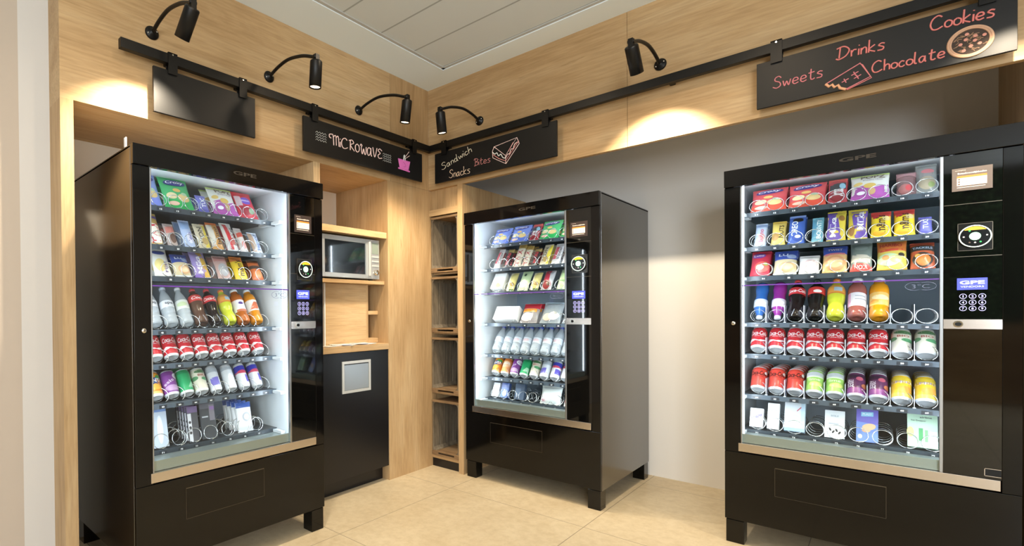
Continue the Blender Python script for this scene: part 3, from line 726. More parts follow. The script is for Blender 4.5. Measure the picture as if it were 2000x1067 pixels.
def machine(label, loc, rz, zt, lanes, divs, disp_z, disp_x, read_z, plate, cz, coin, led=1.0):
    t = thing('vending_machine', label, 'vending machine', loc, rz, 'black glass-front vending machines')
    B = lambda nm, a, b, m, par=t, bev=0.0: boxo(nm, a, b, m, par, bev)
    q = MB()
    q.box((0.0, 0.02, 0.11), (0.022, MD, MH - 0.004), BLACKSATIN); q.box((MW - 0.022, 0.02, 0.11), (MW, MD, MH - 0.004), BLACKSATIN)
    q.box((0.022, MD - 0.02, 0.11), (MW - 0.022, MD, MH - 0.004), BLACKSATIN)
    q.box((0.022, 0.02, 0.11), (MW - 0.022, MD - 0.02, 0.13), BLACKSATIN)
    q.box((0.0, 0.02, MH - 0.014), (MW, MD + 0.002, MH), BLACKSATIN)
    obj('cabinet', q, t, 0.002)
    q = MB()
    q.box((0.024, 0.03, 0.46), (0.034, 0.64, 1.80), LINER); q.box((0.770, 0.03, 0.46), (0.780, 0.64, 1.80), LINER)
    q.box((0.034, 0.03, 1.79), (0.770, 0.64, 1.80), LINER); q.box((0.034, 0.03, 0.46), (0.770, 0.64, 0.47), LINER)
    q.box((0.034, 0.63, 0.47), (0.770, 0.64, 1.79), LINERD)
    obj('inner_liner', q, t)
    # door
    h = B('door_header', (0.0, -0.012, 1.744), (MW, 0.019, MH), BLACKGLOSS, t, 0.002)
    q = MB(); put_text(q, 'GPE', lambda x, z: (x, -0.0128, z), 0.487, 1.789, 0.118, 0.017, BRONZE, bold=0.03); obj('lettering', q, h)
    B('left_stile', (0.0, -0.002, 0.452), (0.066, 0.019, 1.7425), BLACKGLOSS, t, 0.0015)
    B('right_stile', (0.890, -0.002, 0.452), (MW, 0.019, 1.7425), BLACKGLOSS, t, 0.0015)
    q = MB(); q.lathe([(0, 0.006), (0.008, 0.006), (0.010, 0.003), (0.0105, 0)], CHROME, 18, Matrix.Translation((0.037, -0.002, 1.08)) @ Matrix.Rotation(PI / 2, 4, 'X')); q.box((0.036, -0.0085, 1.075), (0.038, -0.0078, 1.085), BLACKMATT); obj('door_lock', q, t)
    g = B('glass_pane', (0.0725, 0.004, 0.499), (0.7285, 0.010, 1.7415), GLASS)
    q = MB(); q.box((0.0725, 0.0025, 1.2600), (0.7285, 0.0035, 1.2650), PURPLE)
    cx = 0.676
    M3 = mat('etched_mark', '6d7796', 0.4)
    for dx in (-0.017, 0.017):
        pts = [(cx + dx + 0.027 * math.cos(a), 0.003, 1.236 + 0.016 * math.sin(a)) for a in [2 * PI * i / 24 for i in range(24)] if (math.cos(a) * dx > -0.012)]
        pts.sort(key=lambda p: math.atan2(p[2] - 1.236, (p[0] - cx) * (1 if dx > 0 else -1)))
        q.tube(pts, 0.0009, M3, 4)
    put_text(q, '3°C', lambda x, z: (x, 0.003, z), cx, 1.236, 0.052, 0.018, M3); obj('glass_print', q, g)
    q = MB(); q.box((0.067, -0.001, 0.498), (0.0722, 0.014, 1.7425), ALU); obj('glass_frame', q, t, 0.001); q = MB(); q.box((0.729, -0.003, 0.498), (0.7385, 0.014, 1.7425), ALU); obj('glass_frame', q, t, 0.001)
    cp = B('control_panel', (0.739, 0.000, 0.498), (0.8895, 0.016, 1.7425), PANEL)
    q = MB()
    for z in (1.548, 1.345): q.box((0.740, -0.0006, z - 0.0009), (0.8885, 0.0005, z + 0.0009), SEAM)
    obj('panel_seams', q, cp)
    # payment notice
    x0, x1 = disp_x, disp_x + 0.104; z0, z1 = disp_z, disp_z + 0.088
    q = MB(); q.box((x0, -0.003, z0), (x1, 0.0, z1), plate)
    q.box((x0 + 0.013, -0.0034, z0 + 0.020), (x1 - 0.014, -0.003, z0 + 0.050), CREAM); q.box((x0 + 0.013, -0.0034, z0 + 0.050), (x1 - 0.014, -0.003, z0 + 0.058), ORNG)
    q.box((x0 + 0.013, -0.0034, z0 + 0.0125), (x1 - 0.018, -0.003, z0 + 0.0145), CREAM)
    fp = lambda x, z: (x, -0.0037, z)
    put_text(q, 'Betaalmogelijkheden', fp, (x0 + x1) / 2, z0 + 0.0665, 0.074, 0.0085, CREAM, bold=0.02)
    put_text(q, 'vendingshop', fp, x0 + 0.022, z0 + 0.079, 0.028, 0.004, CREAM)
    for k, s in enumerate(('Contactloos', 'Bankkaart en munten', 'Apple Pay, Google Pay'.replace('Apple Pay, Google Pay', 'Smartphone en smartwatch'))):
        put_text(q, s, fp, x0 + 0.028 + (0.020, 0.026, 0.034)[k] - 0.009, z0 + 0.0445 - k * 0.009, (0.026, 0.038, 0.052)[k], 0.0042, DIMTXT); q.box((x0 + 0.016, -0.0037, z0 + 0.042 - k * 0.009), (x0 + 0.021, -0.0034, z0 + 0.047 - k * 0.009), DIMTXT)
    obj('payment_notice', q, cp, 0.0)
    # card reader
    c = (0.820, read_z)
    q = MB(); q.box((0.776, -0.004, read_z - 0.053), (0.866, 0.0, read_z + 0.053), mat('reader_base', '1c1a18', 0.15)); 
    for a, b in (((0.776, read_z - 0.053), (0.866, read_z - 0.0515)), ((0.776, read_z + 0.0515), (0.866, read_z + 0.053)), ((0.776, read_z - 0.053), (0.7775, read_z + 0.053)), ((0.8645, read_z - 0.053), (0.866, read_z + 0.053))):
        q.box((a[0], -0.0046, a[1]), (b[0], -0.004, b[1]), SEAM)
    disc(q, c, 0.043, -0.018, -0.004, mat('reader_body', '0d0d0e', 0.15)); annulus(q, c, 0.039, 0.0425, -0.0185, RINGW)
    disc(q, c, 0.015, -0.0190, -0.018, GREENC, 24)
    arc = [(c[0] + 0.037 * math.cos(a), -0.0187, c[1] + 0.037 * math.sin(a)) for a in [PI * (0.22 + 0.56 * i / 12) for i in range(13)]]
    q.poly(arc[::-1], YEL)
    for dx, dz, m in ((-0.014, 0.021, GREEND), (0.014, -0.022, GREEND), (-0.029, -0.001, TAGW), (0.030, 0.002, TAGW), (0.0, -0.024, TAGW), (-0.014, -0.023, DIMTXT)):
        disc(q, (c[0] + dx, c[1] + dz), 0.0028, -0.0188, -0.018, m, 10)
    obj('card_reader', q, cp)
    q = MB(); q.box((0.775, -0.0016, 1.217), (0.853, 0.0, 1.262), BLUESCR)
    put_text(q, 'GPE', lambda x, z: (x, -0.0019, z), 0.814, 1.245, 0.064, 0.014, SCRTXT, bold=0.03); put_text(q, 'VENDORS', lambda x, z: (x, -0.0019, z), 0.814, 1.229, 0.060, 0.0065, SCRTXT)
    obj('lcd_screen', q, cp)
    q = MB()
    for i in range(9):
        k = (0.791 + 0.0245 * (i % 3), 1.192 - 0.0235 * (i // 3))
        annulus(q, k, 0.0082, 0.0098, -0.0006, KEYGLOW, 18, 1.0); put_text(q, str(i + 1), lambda x, z: (x, -0.0006, z), k[0], k[1], 0.0060 if i else 0.0030, 0.0092, KEYGLOW, bold=0.02)
    obj('keypad', q, cp)
    q = MB(); q.box((0.739, -0.005, 1.066), (0.8895, 0.0, 1.103), STEELW)
    disc(q, (0.778, 1.0845), 0.013, -0.0075, -0.005, CHROME, 22); disc(q, (0.778, 1.0845), 0.0075, -0.0082, -0.0075, BLACKMATT, 16, 1.2)
    obj('coin_strip', q, cp)
    if coin:
        q = MB(); q.box((0.846, -0.003, 0.508), (0.888, 0.0, 0.510), STEELW); q.box((0.846, -0.003, 0.536), (0.888, 0.0, 0.538), STEELW); q.box((0.846, -0.003, 0.508), (0.848, 0.0, 0.538), STEELW); q.box((0.848, -0.001, 0.51), (0.888, 0.0, 0.536), BLACKMATT)
        obj('coin_return', q, cp)
    B('door_trim', (0.0575, -0.006, 0.4575), (0.8865, 0.018, 0.4975), STEELW, t, 0.001)
    lp = B('lower_panel', (0.0, -0.002, 0.116), (MW, 0.0195, 0.4505), BLACKLOW, t, 0.002)
    q = MB(); q.box((0.203, -0.0035, 0.272), (0.575, -0.0022, 0.400), BLACKLOW)
    q.box((0.2005, -0.003, 0.400), (0.5775, -0.0021, 0.4028), SEAM); q.box((0.2005, -0.003, 0.2695), (0.5775, -0.0021, 0.2705), SEAM); q.box((0.2005, -0.003, 0.27), (0.2015, -0.0021, 0.4015), SEAM); q.box((0.5765, -0.003, 0.27), (0.5775, -0.0021, 0.4015), SEAM)
    obj('delivery_flap', q, lp)
    for x in (0.004, MW - 0.079):
        for y in (0.004, MD - 0.079): B('leg', (x, y, 0.0), (x + 0.075, y + 0.075, 0.112), BLACKLOW, t, 0.002)
    B('inner_sill', (0.0665, 0.0145, 0.499), (0.7695, 0.0195, 0.541), GALV)
    B('inner_sill', (0.0665, 0.020, 0.499), (0.769, 0.172, 0.520), GALV)
    B('inner_sill', (0.0665, 0.150, 0.5205), (0.769, 0.172, zt[6] - 0.030), GALV)
    for x, sgn in ((0.0715 if coin else 0.0425, 1), (0.7615, -1)):
        q = MB(); q.box((x - 0.004, 0.030, 0.525), (x + 0.004, 0.038, 1.785), EM_WHITE); obj('led_tube', q, t)
        d = bpy.data.lights.new('led_light', 'AREA'); d.shape = 'RECTANGLE'; d.size = 0.012; d.size_y = 1.22; d.energy = 4.6 * led; d.color = (0.78, 0.88, 1.0)
        lo = bpy.data.objects.new('led_light', d); COL.objects.link(lo); lo.parent = t
        dirv = Vector((sgn * 0.80, 0.60, 0.0)); lo.matrix_basis = Matrix.Translation((x + sgn * 0.005, 0.041, 1.15)) @ dirv.to_track_quat('-Z', 'Y').to_matrix().to_4x4()
    # trays
    for r in range(7):
        z = zt[r] + 0.009
        q = MB(); q.box((0.040, 0.182, z - 0.004), (0.765, 0.60, z), TRAYM); q.box((0.040, 0.176, z - 0.022), (0.765, 0.182, z + 0.001), TRAYM if r < 3 or r == 6 else mat('smoky_tray_lip', '4a545e', 0.25))
        for k, x in enumerate(lanes[r]):
            q.box((x - 0.017, 0.1752, z - 0.020), (x + 0.017, 0.176, z - 0.005), mat('tag_holder', '2a2f36', 0.3))
            put_text(q, str(10 * (r + 1) + k + 1), lambda a, b: (a, 0.1748, b), x, z - 0.0125, 0.011, 0.0068, TAGW, bold=0.03)
        for sx in (0.040, 0.742): q.box((sx, 0.10, z - 0.018), (sx + 0.023, 0.30, z - 0.004), mat('white_tray_rail', 'e8edf2', 0.4))
        tr = obj('tray', q, t)
        for k, x in enumerate(lanes[r]):
            empty = coin and r == 3 and k > 6
            o = link('spiral', spiral_mesh(0.0335, 4.8, 0.8 if (r not in (3, 4, 5) or empty) else 0.1), tr); o.location = (x, 0.186, z)
        if divs[r]:
            xs = [(a + b) / 2 for a, b in zip(LANES, LANES[1:])]
            for x in xs:
                o = link('lane_divider', divider_mesh(0.085, coin), tr); o.location = (x, 0.186, z)
    return t
ROW3 = [0.132, 0.234, 0.322, 0.420, 0.508, 0.612, 0.700]
Lz = [1.618, 1.446, 1.305, 1.066, 0.912, 0.735, 0.530]
Mz = [1.604, 1.437, 1.272, 1.053, 0.833, 0.671, 0.522]
Rz = [1.627, 1.453, 1.304, 1.070, 0.911, 0.705, 0.526]
LN = LANES
PLACE = {}
PLACE['L'] = machine('black vending machine at left between oak post and microwave niche', (0.286, -2.153, 0), R90, Lz,
    [LN, LN, [0.104, 0.218, 0.310, 0.400, 0.500, 0.600, 0.695], LN, LN, LN, [0.176, 0.26, 0.33, 0.41, 0.50, 0.58, 0.66]], [0, 0, 0, 0, 0, 0, 0], 1.556, 0.765, 1.368, PLATED, 0.66, False, 0.75)
PLACE['M'] = machine('black vending machine in the middle beside the crate stack', (0.331, -0.005, 0), 0, Mz,
    [LN, LN, [0.128, 0.226, 0.327, 0.41, 0.499, 0.60, 0.69], [0.235, 0.36, 0.50, 0.60], LN, LN, [0.11, 0.18, 0.25, 0.33, 0.40, 0.50, 0.575]], [0, 0, 0, 0, 0, 0, 0], 1.578, 0.765, 1.42, PLATED, 0.685, False, 1.0)
PLACE['R'] = machine('black vending machine at right under the long chalkboard', (1.866, 0.049, 0), 0, Rz,
    [LN, LN, ROW3, LN, LN, LN, [0.104, 0.176, 0.252, 0.331, 0.410, 0.485, 0.565, 0.645, 0.72]], [0, 0, 0, 1, 1, 1, 0], 1.599, 0.761, 1.42, PLATE, 0.68, True, 1.0)
boxo('antenna', (0.006, 0.085, MH), (0.011, 0.105, MH + 0.045), TAGW, PLACE['L'])
Z = {k: [z + 0.009 for z in v] for k, v in (('L', Lz), ('M', Mz), ('R', Rz))}
bpy.context.view_layer.update()
MMAT = {k: o.matrix_world.copy() for k, o in PLACE.items()}
# ------------------------------------------------------------------ products
LAY = 0.0
class Surf: pass
def bag_mesh(w, h, t, base, decals, kind='bag'):
    q = MB(); nu, nv = 12, 16
    edge = 0.055 if kind == 'bag' else 0.075
    def hw(v): return w / 2 * (1 - 0.055 * math.sin(PI * v) ** 0.8)
    def prof(u, v):
        if v < edge or v > 1 - edge: e = 0.0
        else: e = (max(0.0, 1 - abs(2 * (v - edge) / (1 - 2 * edge) - 1) ** 3.2)) ** 0.7
        return (max(0.0, 1 - abs(u) ** 2.6) ** 0.75) * e * t / 2 + 0.0012 * (1 - abs(u) ** 8)
    def P(u, v, s, off=0.0): return (u * hw(v), s * (prof(u, v) + off), v * h)
    us = [math.sin(PI / 2 * (2 * i / nu - 1)) for i in range(nu + 1)]
    vs_ = [0, edge * .5, edge] + [edge + (1 - 2 * edge) * (k / (nv - 4)) for k in range(1, nv - 4)] + [1 - edge, 1 - edge * .5, 1]
    for s in (-1, 1):
        V = []; Fc = []
        for j, v in enumerate(vs_):
            for i, u in enumerate(us):
                p = P(u, v, s)
                if j in (0, len(vs_) - 1): p = (p[0], p[1], p[2] + (0.0012 if i % 2 else -0.0006))
                V.append(p)
        n = nu + 1
        for j in range(len(vs_) - 1):
            for i in range(nu):
                f = (j * n + i, j * n + i + 1, (j + 1) * n + i + 1, (j + 1) * n + i)
                Fc.append(f if s < 0 else f[::-1])
        q.add(V, Fc, base, True)
    L = [0.0006]
    def fn(x, z):
        v = min(1, max(0, z / h)); u = max(-0.999, min(0.999, x / hw(v)))
        p = P(u, v, -1, L[0]); return (p[0], p[1], z)
    decorate(q, decals, w, h, fn, L, hw)
    return q
def decorate(q, decals, w, h, fn, L, hw=None):
    for d in decals:
        k = d[0]; m = None if k == 't' else ink(d[5] if k == 'ell' else d[-1])
        if k == 'band':
            v0, v1 = d[1] * h, d[2] * h; V = []; Fc = []
            nx, nz = 12, max(2, int((v1 - v0) / h * 16))
            for j in range(nz + 1):
                z = v0 + (v1 - v0) * j / nz; ww = hw(z / h) if hw else w / 2
                for i in range(nx + 1): V.append(fn(ww * math.sin(PI / 2 * (2 * i / nx - 1)) * 0.995, z))
            for j in range(nz):
                for i in range(nx): a = j * (nx + 1) + i; Fc.append((a, a + 1, a + nx + 2, a + nx + 1))
            q.add(V, Fc, m, True)
        elif k in ('ell', 'poly'):
            if k == 'ell':
                cx, cz, rx, rz = d[1] * w, d[2] * h, d[3] * w, d[4] * h
                ang = d[6] if len(d) > 6 else 0
                loop = [(cx + rx * math.cos(a) * math.cos(ang) - rz * math.sin(a) * math.sin(ang), cz + rx * math.cos(a) * math.sin(ang) + rz * math.sin(a) * math.cos(ang)) for a in [2 * PI * i / 18 for i in range(18)]]
            else:
                loop = [(a * w, b * h) for a, b in d[1]]
                dl = []
                for i, p in enumerate(loop):
                    p2 = loop[(i + 1) % len(loop)]
                    for s in range(4): dl.append((p[0] + (p2[0] - p[0]) * s / 4, p[1] + (p2[1] - p[1]) * s / 4))
                loop = dl
            cx = sum(p[0] for p in loop) / len(loop); cz = sum(p[1] for p in loop) / len(loop); n = len(loop)
            V = [fn(cx, cz)]; Fc = []
            for r in (0.35, 0.7, 1.0):
                for p in loop: V.append(fn(cx + (p[0] - cx) * r, cz + (p[1] - cz) * r))
            for i in range(n):
                j = (i + 1) % n; Fc.append((0, 1 + i, 1 + j))
                for r in range(2): Fc.append((1 + r * n + i, 1 + (r + 1) * n + i, 1 + (r + 1) * n + j, 1 + r * n + j))
            q.add(V, Fc, m, True)
        elif k == 't':      # t, string, cx, cz, width, height, colour [, angle, shear]
            put_text(q, d[1], fn, d[2] * w, d[3] * h, d[4] * w, d[5] * h, ink(d[6]), d[7] if len(d) > 7 else 0, 0.02, d[8] if len(d) > 8 else 0)
        L[0] += 0.00035
def box_mesh(w, h, t, base, decals, round_top=False):
    q = MB()
    if round_top:
        c = 0.22 * w
        q.prism([(-w / 2, -t / 2, 0), (w / 2, -t / 2, 0), (w / 2, -t / 2, h - c), (w / 2 - c, -t / 2, h), (-w / 2 + c, -t / 2, h), (-w / 2, -t / 2, h - c)], (0, t, 0), base)
    else: q.box((-w / 2, -t / 2, 0), (w / 2, t / 2, h), base)
    L = [0.0005]
    decorate(q, decals, w, h, lambda x, z: (x, -t / 2 - L[0], z), L)
    return q
def can_mesh(r, h, body, bands, decals):
    q = MB()
    q.lathe([(0.0, 0.006, CANEND), (r * 0.55, 0.005, CANEND), (r * 0.74, 0.0006, CANEND), (r * 0.80, 0.0, CANEND), (r * 0.88, 0.002, CANEND), (r, 0.010, CANEND)], CANEND, 26)
    rows = [(r, 0.010, ink(body))]
    zs = sorted(set([0.010, h - 0.016] + [0.010 + (h - 0.026) * b for bb in bands for b in bb[:2]]))
    prof = []
    for i, z in enumerate(zs):
        c = body
        for b0, b1, bc in bands:
            if i + 1 < len(zs) and (z + zs[i + 1]) / 2 > 0.010 + (h - 0.026) * b0 and (z + zs[i + 1]) / 2 < 0.010 + (h - 0.026) * b1: c = bc
        prof.append((r, z, ink(c)))
    q.lathe(prof, ink(body), 26)
    q.lathe([(r, h - 0.016, ink(body)), (r * 0.86, h - 0.005, CANEND), (r * 0.88, h, CANEND), (r * 0.82, h, CANEND), (r * 0.78, h - 0.004, CANEND), (0.0, h - 0.004)], CANEND, 26)
    L = [0.0004]
    def fn(x, z):
        a = x / r; rr = r + L[0]
        return (rr * math.sin(a), -rr * math.cos(a), z)
    w = 2 * r
    decorate(q, decals, w, h, fn, L)
    return q
def bottle_parts(h, r, liquid, cap, lab, style):
    k = h / 0.24
    m = PET if liquid == 'clear' else mat('drink_' + liquid, liquid, 0.08, spec=0.6, coat=0.4)
    if style == 'cola': pr_ = [(0, .008), (.016, .002), (.026, .0), (.031, .012), (.0325, .030), (.0285, .062), (.028, .080), (.0322, .112), (.033, .125), (.033, .172), (.030, .185), (.020, .205), (.013, .217), (.0125, .224)]
    elif style == 'bulge': pr_ = [(0, .008), (.016, .002), (.025, .0), (.032, .016), (.033, .040), (.029, .066), (.027, .078), (.031, .100), (.033, .120), (.033, .168), (.030, .182), (.020, .203), (.0135, .216), (.013, .224)]
    elif style == 'juice': pr_ = [(0, .008), (.016, .002), (.027, .0), (.033, .010), (.033, .044), (.0315, .048), (.0315, .140), (.033, .144), (.0335, .165), (.031, .190), (.022, .206), (.0185, .212), (.0185, .222)]
    elif style == 'sport': pr_ = [(0, .006), (.016, .002), (.026, .0), (.031, .012), (.031, .050), (.027, .075), (.027, .095), (.031, .12), (.031, .165), (.026, .19), (.016, .21), (.015, .224)]
    else: pr_ = [(0, .008), (.014, .002), (.025, .0), (.031, .012), (.0315, .030), (.029, .036), (.0315, .042), (.0315, .056), (.029, .062), (.0315, .068), (.0315, .128), (.030, .150), (.024, .180), (.014, .208), (.0125, .214), (.0125, .224)]
    s = r / 0.033
    pr2 = [(a * s, b * k) for a, b in pr_]
    # fine profile
    q = MB(); q.lathe(pr2, m, 22)
    def rad(z):
        for (a, b), (c, d) in zip(pr2[2:], pr2[3:]):
            if b <= z <= d: return a + (c - a) * (z - b) / max(1e-6, d - b)
        return pr2[-1][0]
    c = MB(); cr = (0.0195 if style == 'juice' else 0.0145) * s
    c.lathe([(0, h + 0.001), (cr * .9, h + 0.001), (cr, h - .002), (cr, h - .017 * k), (cr * .93, h - .017 * k)], ink(cap), 18)
    lm = None
    if lab:
        lm = MB(); z0, z1 = lab[0] * h, lab[1] * h
        lm.lathe([(rad(z0 + (z1 - z0) * i / 8) + 0.0006, z0 + (z1 - z0) * i / 8) for i in range(9)], ink(lab[2]), 26)
        L = [0.0010]
        def fn(x, z):
            rr = rad(z) + L[0]; a = x / r; return (rr * math.sin(a), -rr * math.cos(a), z)
        decorate(lm, lab[3], 2 * r, h, fn, L)
    if style == 'sport':       # stands on its cap
        for b in (q, c, lm):
            if b: b.v = [(x, y, h - z) for x, y, z in b.v]
    return q, c, lm

ORD = ['leftmost', 'second', 'third', 'fourth', 'fifth', 'sixth', 'seventh', 'eighth', 'ninth', 'tenth']
ROWN = ['top', 'second', 'third', 'fourth', 'fifth', 'sixth', 'bottom']
MNAME = {'L': 'left', 'M': 'middle', 'R': 'right'}
TH = math.radians(34)
def pose(o, mk, row, x, d, lift=0.003, tilt=TH, yaw=0.0):
    o.matrix_world = MMAT[mk] @ Matrix.Translation((x, d, Z[mk][row] + lift)) @ Matrix.Rotation(yaw, 4, 'Z') @ Matrix.Rotation(-tilt, 4, 'X')
MESHES = {}
def put(mk, row, idx, x, w, h, spec, nback=0, pitch=0.062, last=False, tilt=TH):
    """spec: (kind, name, description, ...). Builds the front item and copies of it behind on the same lane."""
    kind, name, desc = spec[:3]
    if kind not in ('can',): h -= 0.011
    key = (spec[2], kind, round(w, 4), round(h, 4))
    pos = '%s, %s machine %s shelf' % ('rightmost' if last else ORD[idx] + (' from left' if idx else ''), MNAME[mk], ROWN[row])
    cat = {'crisp_bag': 'bag of crisps', 'snack_bag': 'bag of sweets', 'snack_bar': 'snack bar', 'drink_can': 'drink can', 'drink_bottle': 'bottle'}.get(name, name.replace('_', ' '))
    posb = '%s, %s machine %s shelf' % ('rightmost' if last else ORD[idx], MNAME[mk], ROWN[row])
    if key not in MESHES:
        if kind == 'bag': MESHES[key] = [bag_mesh(w, h, spec[5] if len(spec) > 5 else 0.036, ink(spec[3]), spec[4]).mesh(name)]
        elif kind == 'bar': MESHES[key] = [bag_mesh(w, h, spec[5] if len(spec) > 5 else 0.022, ink(spec[3]), spec[4], 'bar').mesh(name)]
        elif kind == 'clearbag': MESHES[key] = [bag_mesh(w, h, 0.04, glass_mat('clear_film_' + spec[3], (0.9, 0.92, 0.93, 1), 1.5, 0.08, 0.35, spec[3]) if 'clear_film_' + spec[3] not in MATS else MATS['clear_film_' + spec[3]], spec[4]).mesh(name)]
        elif kind == 'box': MESHES[key] = [box_mesh(w, h, spec[5], ink(spec[3]), spec[4], len(spec) > 6).mesh(name)]
        elif kind == 'can': MESHES[key] = [can_mesh(w / 2, h, spec[3], spec[4], spec[5]).mesh(name)]
        elif kind == 'bottle':
            a, b, c = bottle_parts(h, w / 2, spec[3], spec[4], spec[5], spec[6])
            MESHES[key] = [a.mesh(name), b.mesh('cap')] + ([c.mesh('wrap_label')] if c else [])
    ms = MESHES[key]
    for rk in range(nback + 1):
        o = link(name, ms[0])
        for m in ms[1:]: link(m.name.split('.')[0], m, o)
        d0 = 0.196
        if kind in ('can', 'bottle'):
            pose(o, mk, row, x, d0 + w / 2 * math.cos(tilt) + rk * pitch, 0.002 + w / 2 * math.sin(tilt), tilt)
        elif kind == 'box': pose(o, mk, row, x, d0 + 0.01 + rk * pitch, 0.002 + spec[5] / 2 * math.sin(tilt), tilt)
        else: pose(o, mk, row, x, d0 + 0.006 + rk * pitch, 0.003, tilt)
        lab = '%s, %s' % (desc, pos) if rk == 0 else '%s %s %s' % (desc, ('directly behind', 'third in line', 'fourth in line', 'last in line')[rk - 1], posb)
        tag(o, lab, cat, '%s of the %s machine, %s shelf' % (cat + 's', MNAME[mk], ROWN[row]))

T_ = lambda *a: ('t',) + a
def script_can(desc, body, ink_, word='Coca-Cola', bands=(), extra=()):
    return ('can', 'drink_can', desc, body, list(bands), [T_(word, 0, .68, 1.15, .20, ink_, 0, 0.25), T_('ORIGINAL TASTE', 0.05, .53, .6, .035, ink_)] + list(extra))
COKE = script_can('red cola can with white script', 'd0202c', 'f4ecec', extra=[('poly', [(-.95, .22), (-.4, .40), (.2, .30), (.7, .42), (.7, .38), (.2, .26), (-.4, .35), (-.95, .18)], 'efe4e4')])
COKEZ = script_can('bright red cola can with black script', 'e03a2c', '1b1413', extra=[('ell', .55, .72, .14, .07, 'd9d9d9')])
LIME = ('can', 'drink_can', 'lime green soft drink can', '9fd65a', [(.78, 1, 'c9cfcf'), (.72, .78, 'e4efd2')], [('ell', 0, .8, .5, .09, 'b8bfc4'), T_('lime', 0, .55, .7, .12, 'dff0bb'), ('ell', .1, .35, .4, .10, 'd8e46a')])
BERRY = ('can', 'drink_can', 'dark purple berry drink can', '5a2350', [(.8, 1, '2c1630'), (0, .3, '8d3f86')], [T_('BERRY', -.3, .5, .62, .20, 'ece0ea', PI / 2), ('ell', .55, .42, .25, .10, 'd87a48'), ('ell', .2, .7, .2, .08, 'b54b62')])
YELLOW = ('can', 'drink_can', 'yellow iced tea can', 'f2c21c', [(.80, 1, 'd6b51e'), (.0, .2, 'f7d24a')], [('poly', [(-.8, .60), (.8, .64), (.8, .76), (-.8, .72)], 'e8d9cf'), T_('LIPTON', 0, .68, .9, .09, '9a7790'), ('ell', .2, .38, .4, .14, 'f5a53c')])
CREAMCAN = ('can', 'drink_can', 'cream can with green leaf print', 'd9d2bd', [(.9, 1, 'c3bda8')], [('ell', .1, .82, .5, .07, '3c6b3e'), ('ell', -.5, .55, .3, .09, '4b8a57'), ('ell', .4, .50, .4, .08, '4f9a63'), T_('BIO', .1, .66, .6, .09, 'b4564c')])
FANTA = ('can', 'drink_can', 'orange soft drink can', 'f08c1c', [(.88, 1, 'e8981c'), (0, .12, 'f5b45c')], [('ell', 0, .62, .75, .17, '2a4c8e'), ('ell', .35, .76, .3, .07, '3f9a3d'), T_('FANTA', 0, .61, 1.1, .15, 'f5f5f5', .1), ('ell', -.1, .35, .5, .12, 'f6b23a')])
FANTAP = ('can', 'drink_can', 'pale orange soft drink can', 'ee9a55', [(.88, 1, 'd4691f')], [('ell', 0, .55, .6, .2, 'f3c79a'), T_('ORANGE', 0, .6, 1.0, .12, 'f4eee6', .1)])
PURPC = ('can', 'drink_can', 'purple grape drink can', '8a3f9c', [(.88, 1, '7a358c')], [('ell', .55, .74, .42, .14, 'ece3ef'), T_('Ca', .55, .74, .5, .12, '7a3f9c'), T_('ssis', -.2, .5, .8, .12, 'e4cfe8', .5), ('ell', 0, .25, .55, .12, 'c59acb')])
GREENC_ = ('can', 'drink_can', 'plain green soft drink can', '16a05a', [(.9, 1, '0f8a4c')], [('poly', [(.0, .2), (.7, .2), (.7, .42), (.3, .45)], '8fd0a8')])
ENERGY = ('can', 'drink_can', 'slim silver and blue energy drink can', 'dfe2e6', [(.70, 1, '2b2fa8'), (.62, .70, 'c05a78')], [('poly', [(.1, .18), (.75, .18), (.75, .45), (.1, .50)], '5548b8'), ('ell', 0, .62, .5, .07, 'd0405a')])
ENERGYS = ('can', 'drink_can', 'slim silver energy drink can', 'd3d8de', [(.80, 1, 'a9b3bd')], [('poly', [(-.5, .18), (.25, .18), (.25, .52), (-.5, .48)], '6f66c9')])
ENERGYP = ('can', 'drink_can', 'slim plain silver energy drink can', 'd9dde2', [(.85, 1, 'a7b0ba')], [('ell', 0, .4, .25, .2, 'eef0f2')])

def crisp(desc, base, dark, word='Croky'):
    return ('bag', 'crisp_bag', desc, base, [('band', 0.0, .22, dark), ('ell', -.22, .34, .17, .10, 'f0d9a0'), ('ell', .16, .30, .20, .12, 'e6c07a'), ('ell', -.02, .52, .13, .06, 'e9b65a'), ('ell', .20, .42, .10, .05, 'a9c79a'), ('ell', 0, .78, .38, .12, '2e2a86', .10), T_(word, 0, .78, .62, .14, 'f6f4fa', .08, .25), ('ell', -.2, .12, .18, .05, 'e8b9a0')])
CROKR = crisp('red crisp bag with blue oval logo', 'd8434a', 'e4462e')
CROKB = crisp('blue crisp bag with white logo', '6f86d8', '5570d0', 'Chips')
CROKG = crisp('green crisp bag with blue oval logo', '3fb565', '1fae4c')
POPZ = ('bag', 'crisp_bag', 'white and magenta popped chips bag', 'dcdcd2', [('band', .93, 1.0, 'b9d070'), ('poly', [(-.5, .0), (.48, .0), (.46, .5), (.1, .36), (-.1, .50), (-.48, .42)], 'b34fae'), ('ell', 0, .46, .16, .10, 'd9b24e'), ('ell', -.3, .58, .12, .07, 'dcb75a'), ('ell', .05, .24, .10, .12, 'c9a068'), ('ell', -.22, .2, .11, .06, 'ece6f4'), ('band', .0, .10, 'c155b6'), T_('POPZ', .08, .83, .62, .17, '6a543c'), T_('Paprika', .08, .68, .5, .05, '8a7a8e')])
DORI = ('bag', 'crisp_bag', 'narrow red and black tortilla chip bag', 'b8323c', [('band', .86, 1, 'd8493f'), ('poly', [(-.4, .45), (.42, .5), (.42, .8), (-.4, .72)], '2b2f33'), ('ell', 0, .25, .42, .2, '8e1f28'), T_('Doritos', -.05, .35, .62, .34, 'eef0f0', PI / 2), ('ell', .25, .62, .16, .12, '7fb0c8')], 0.03)
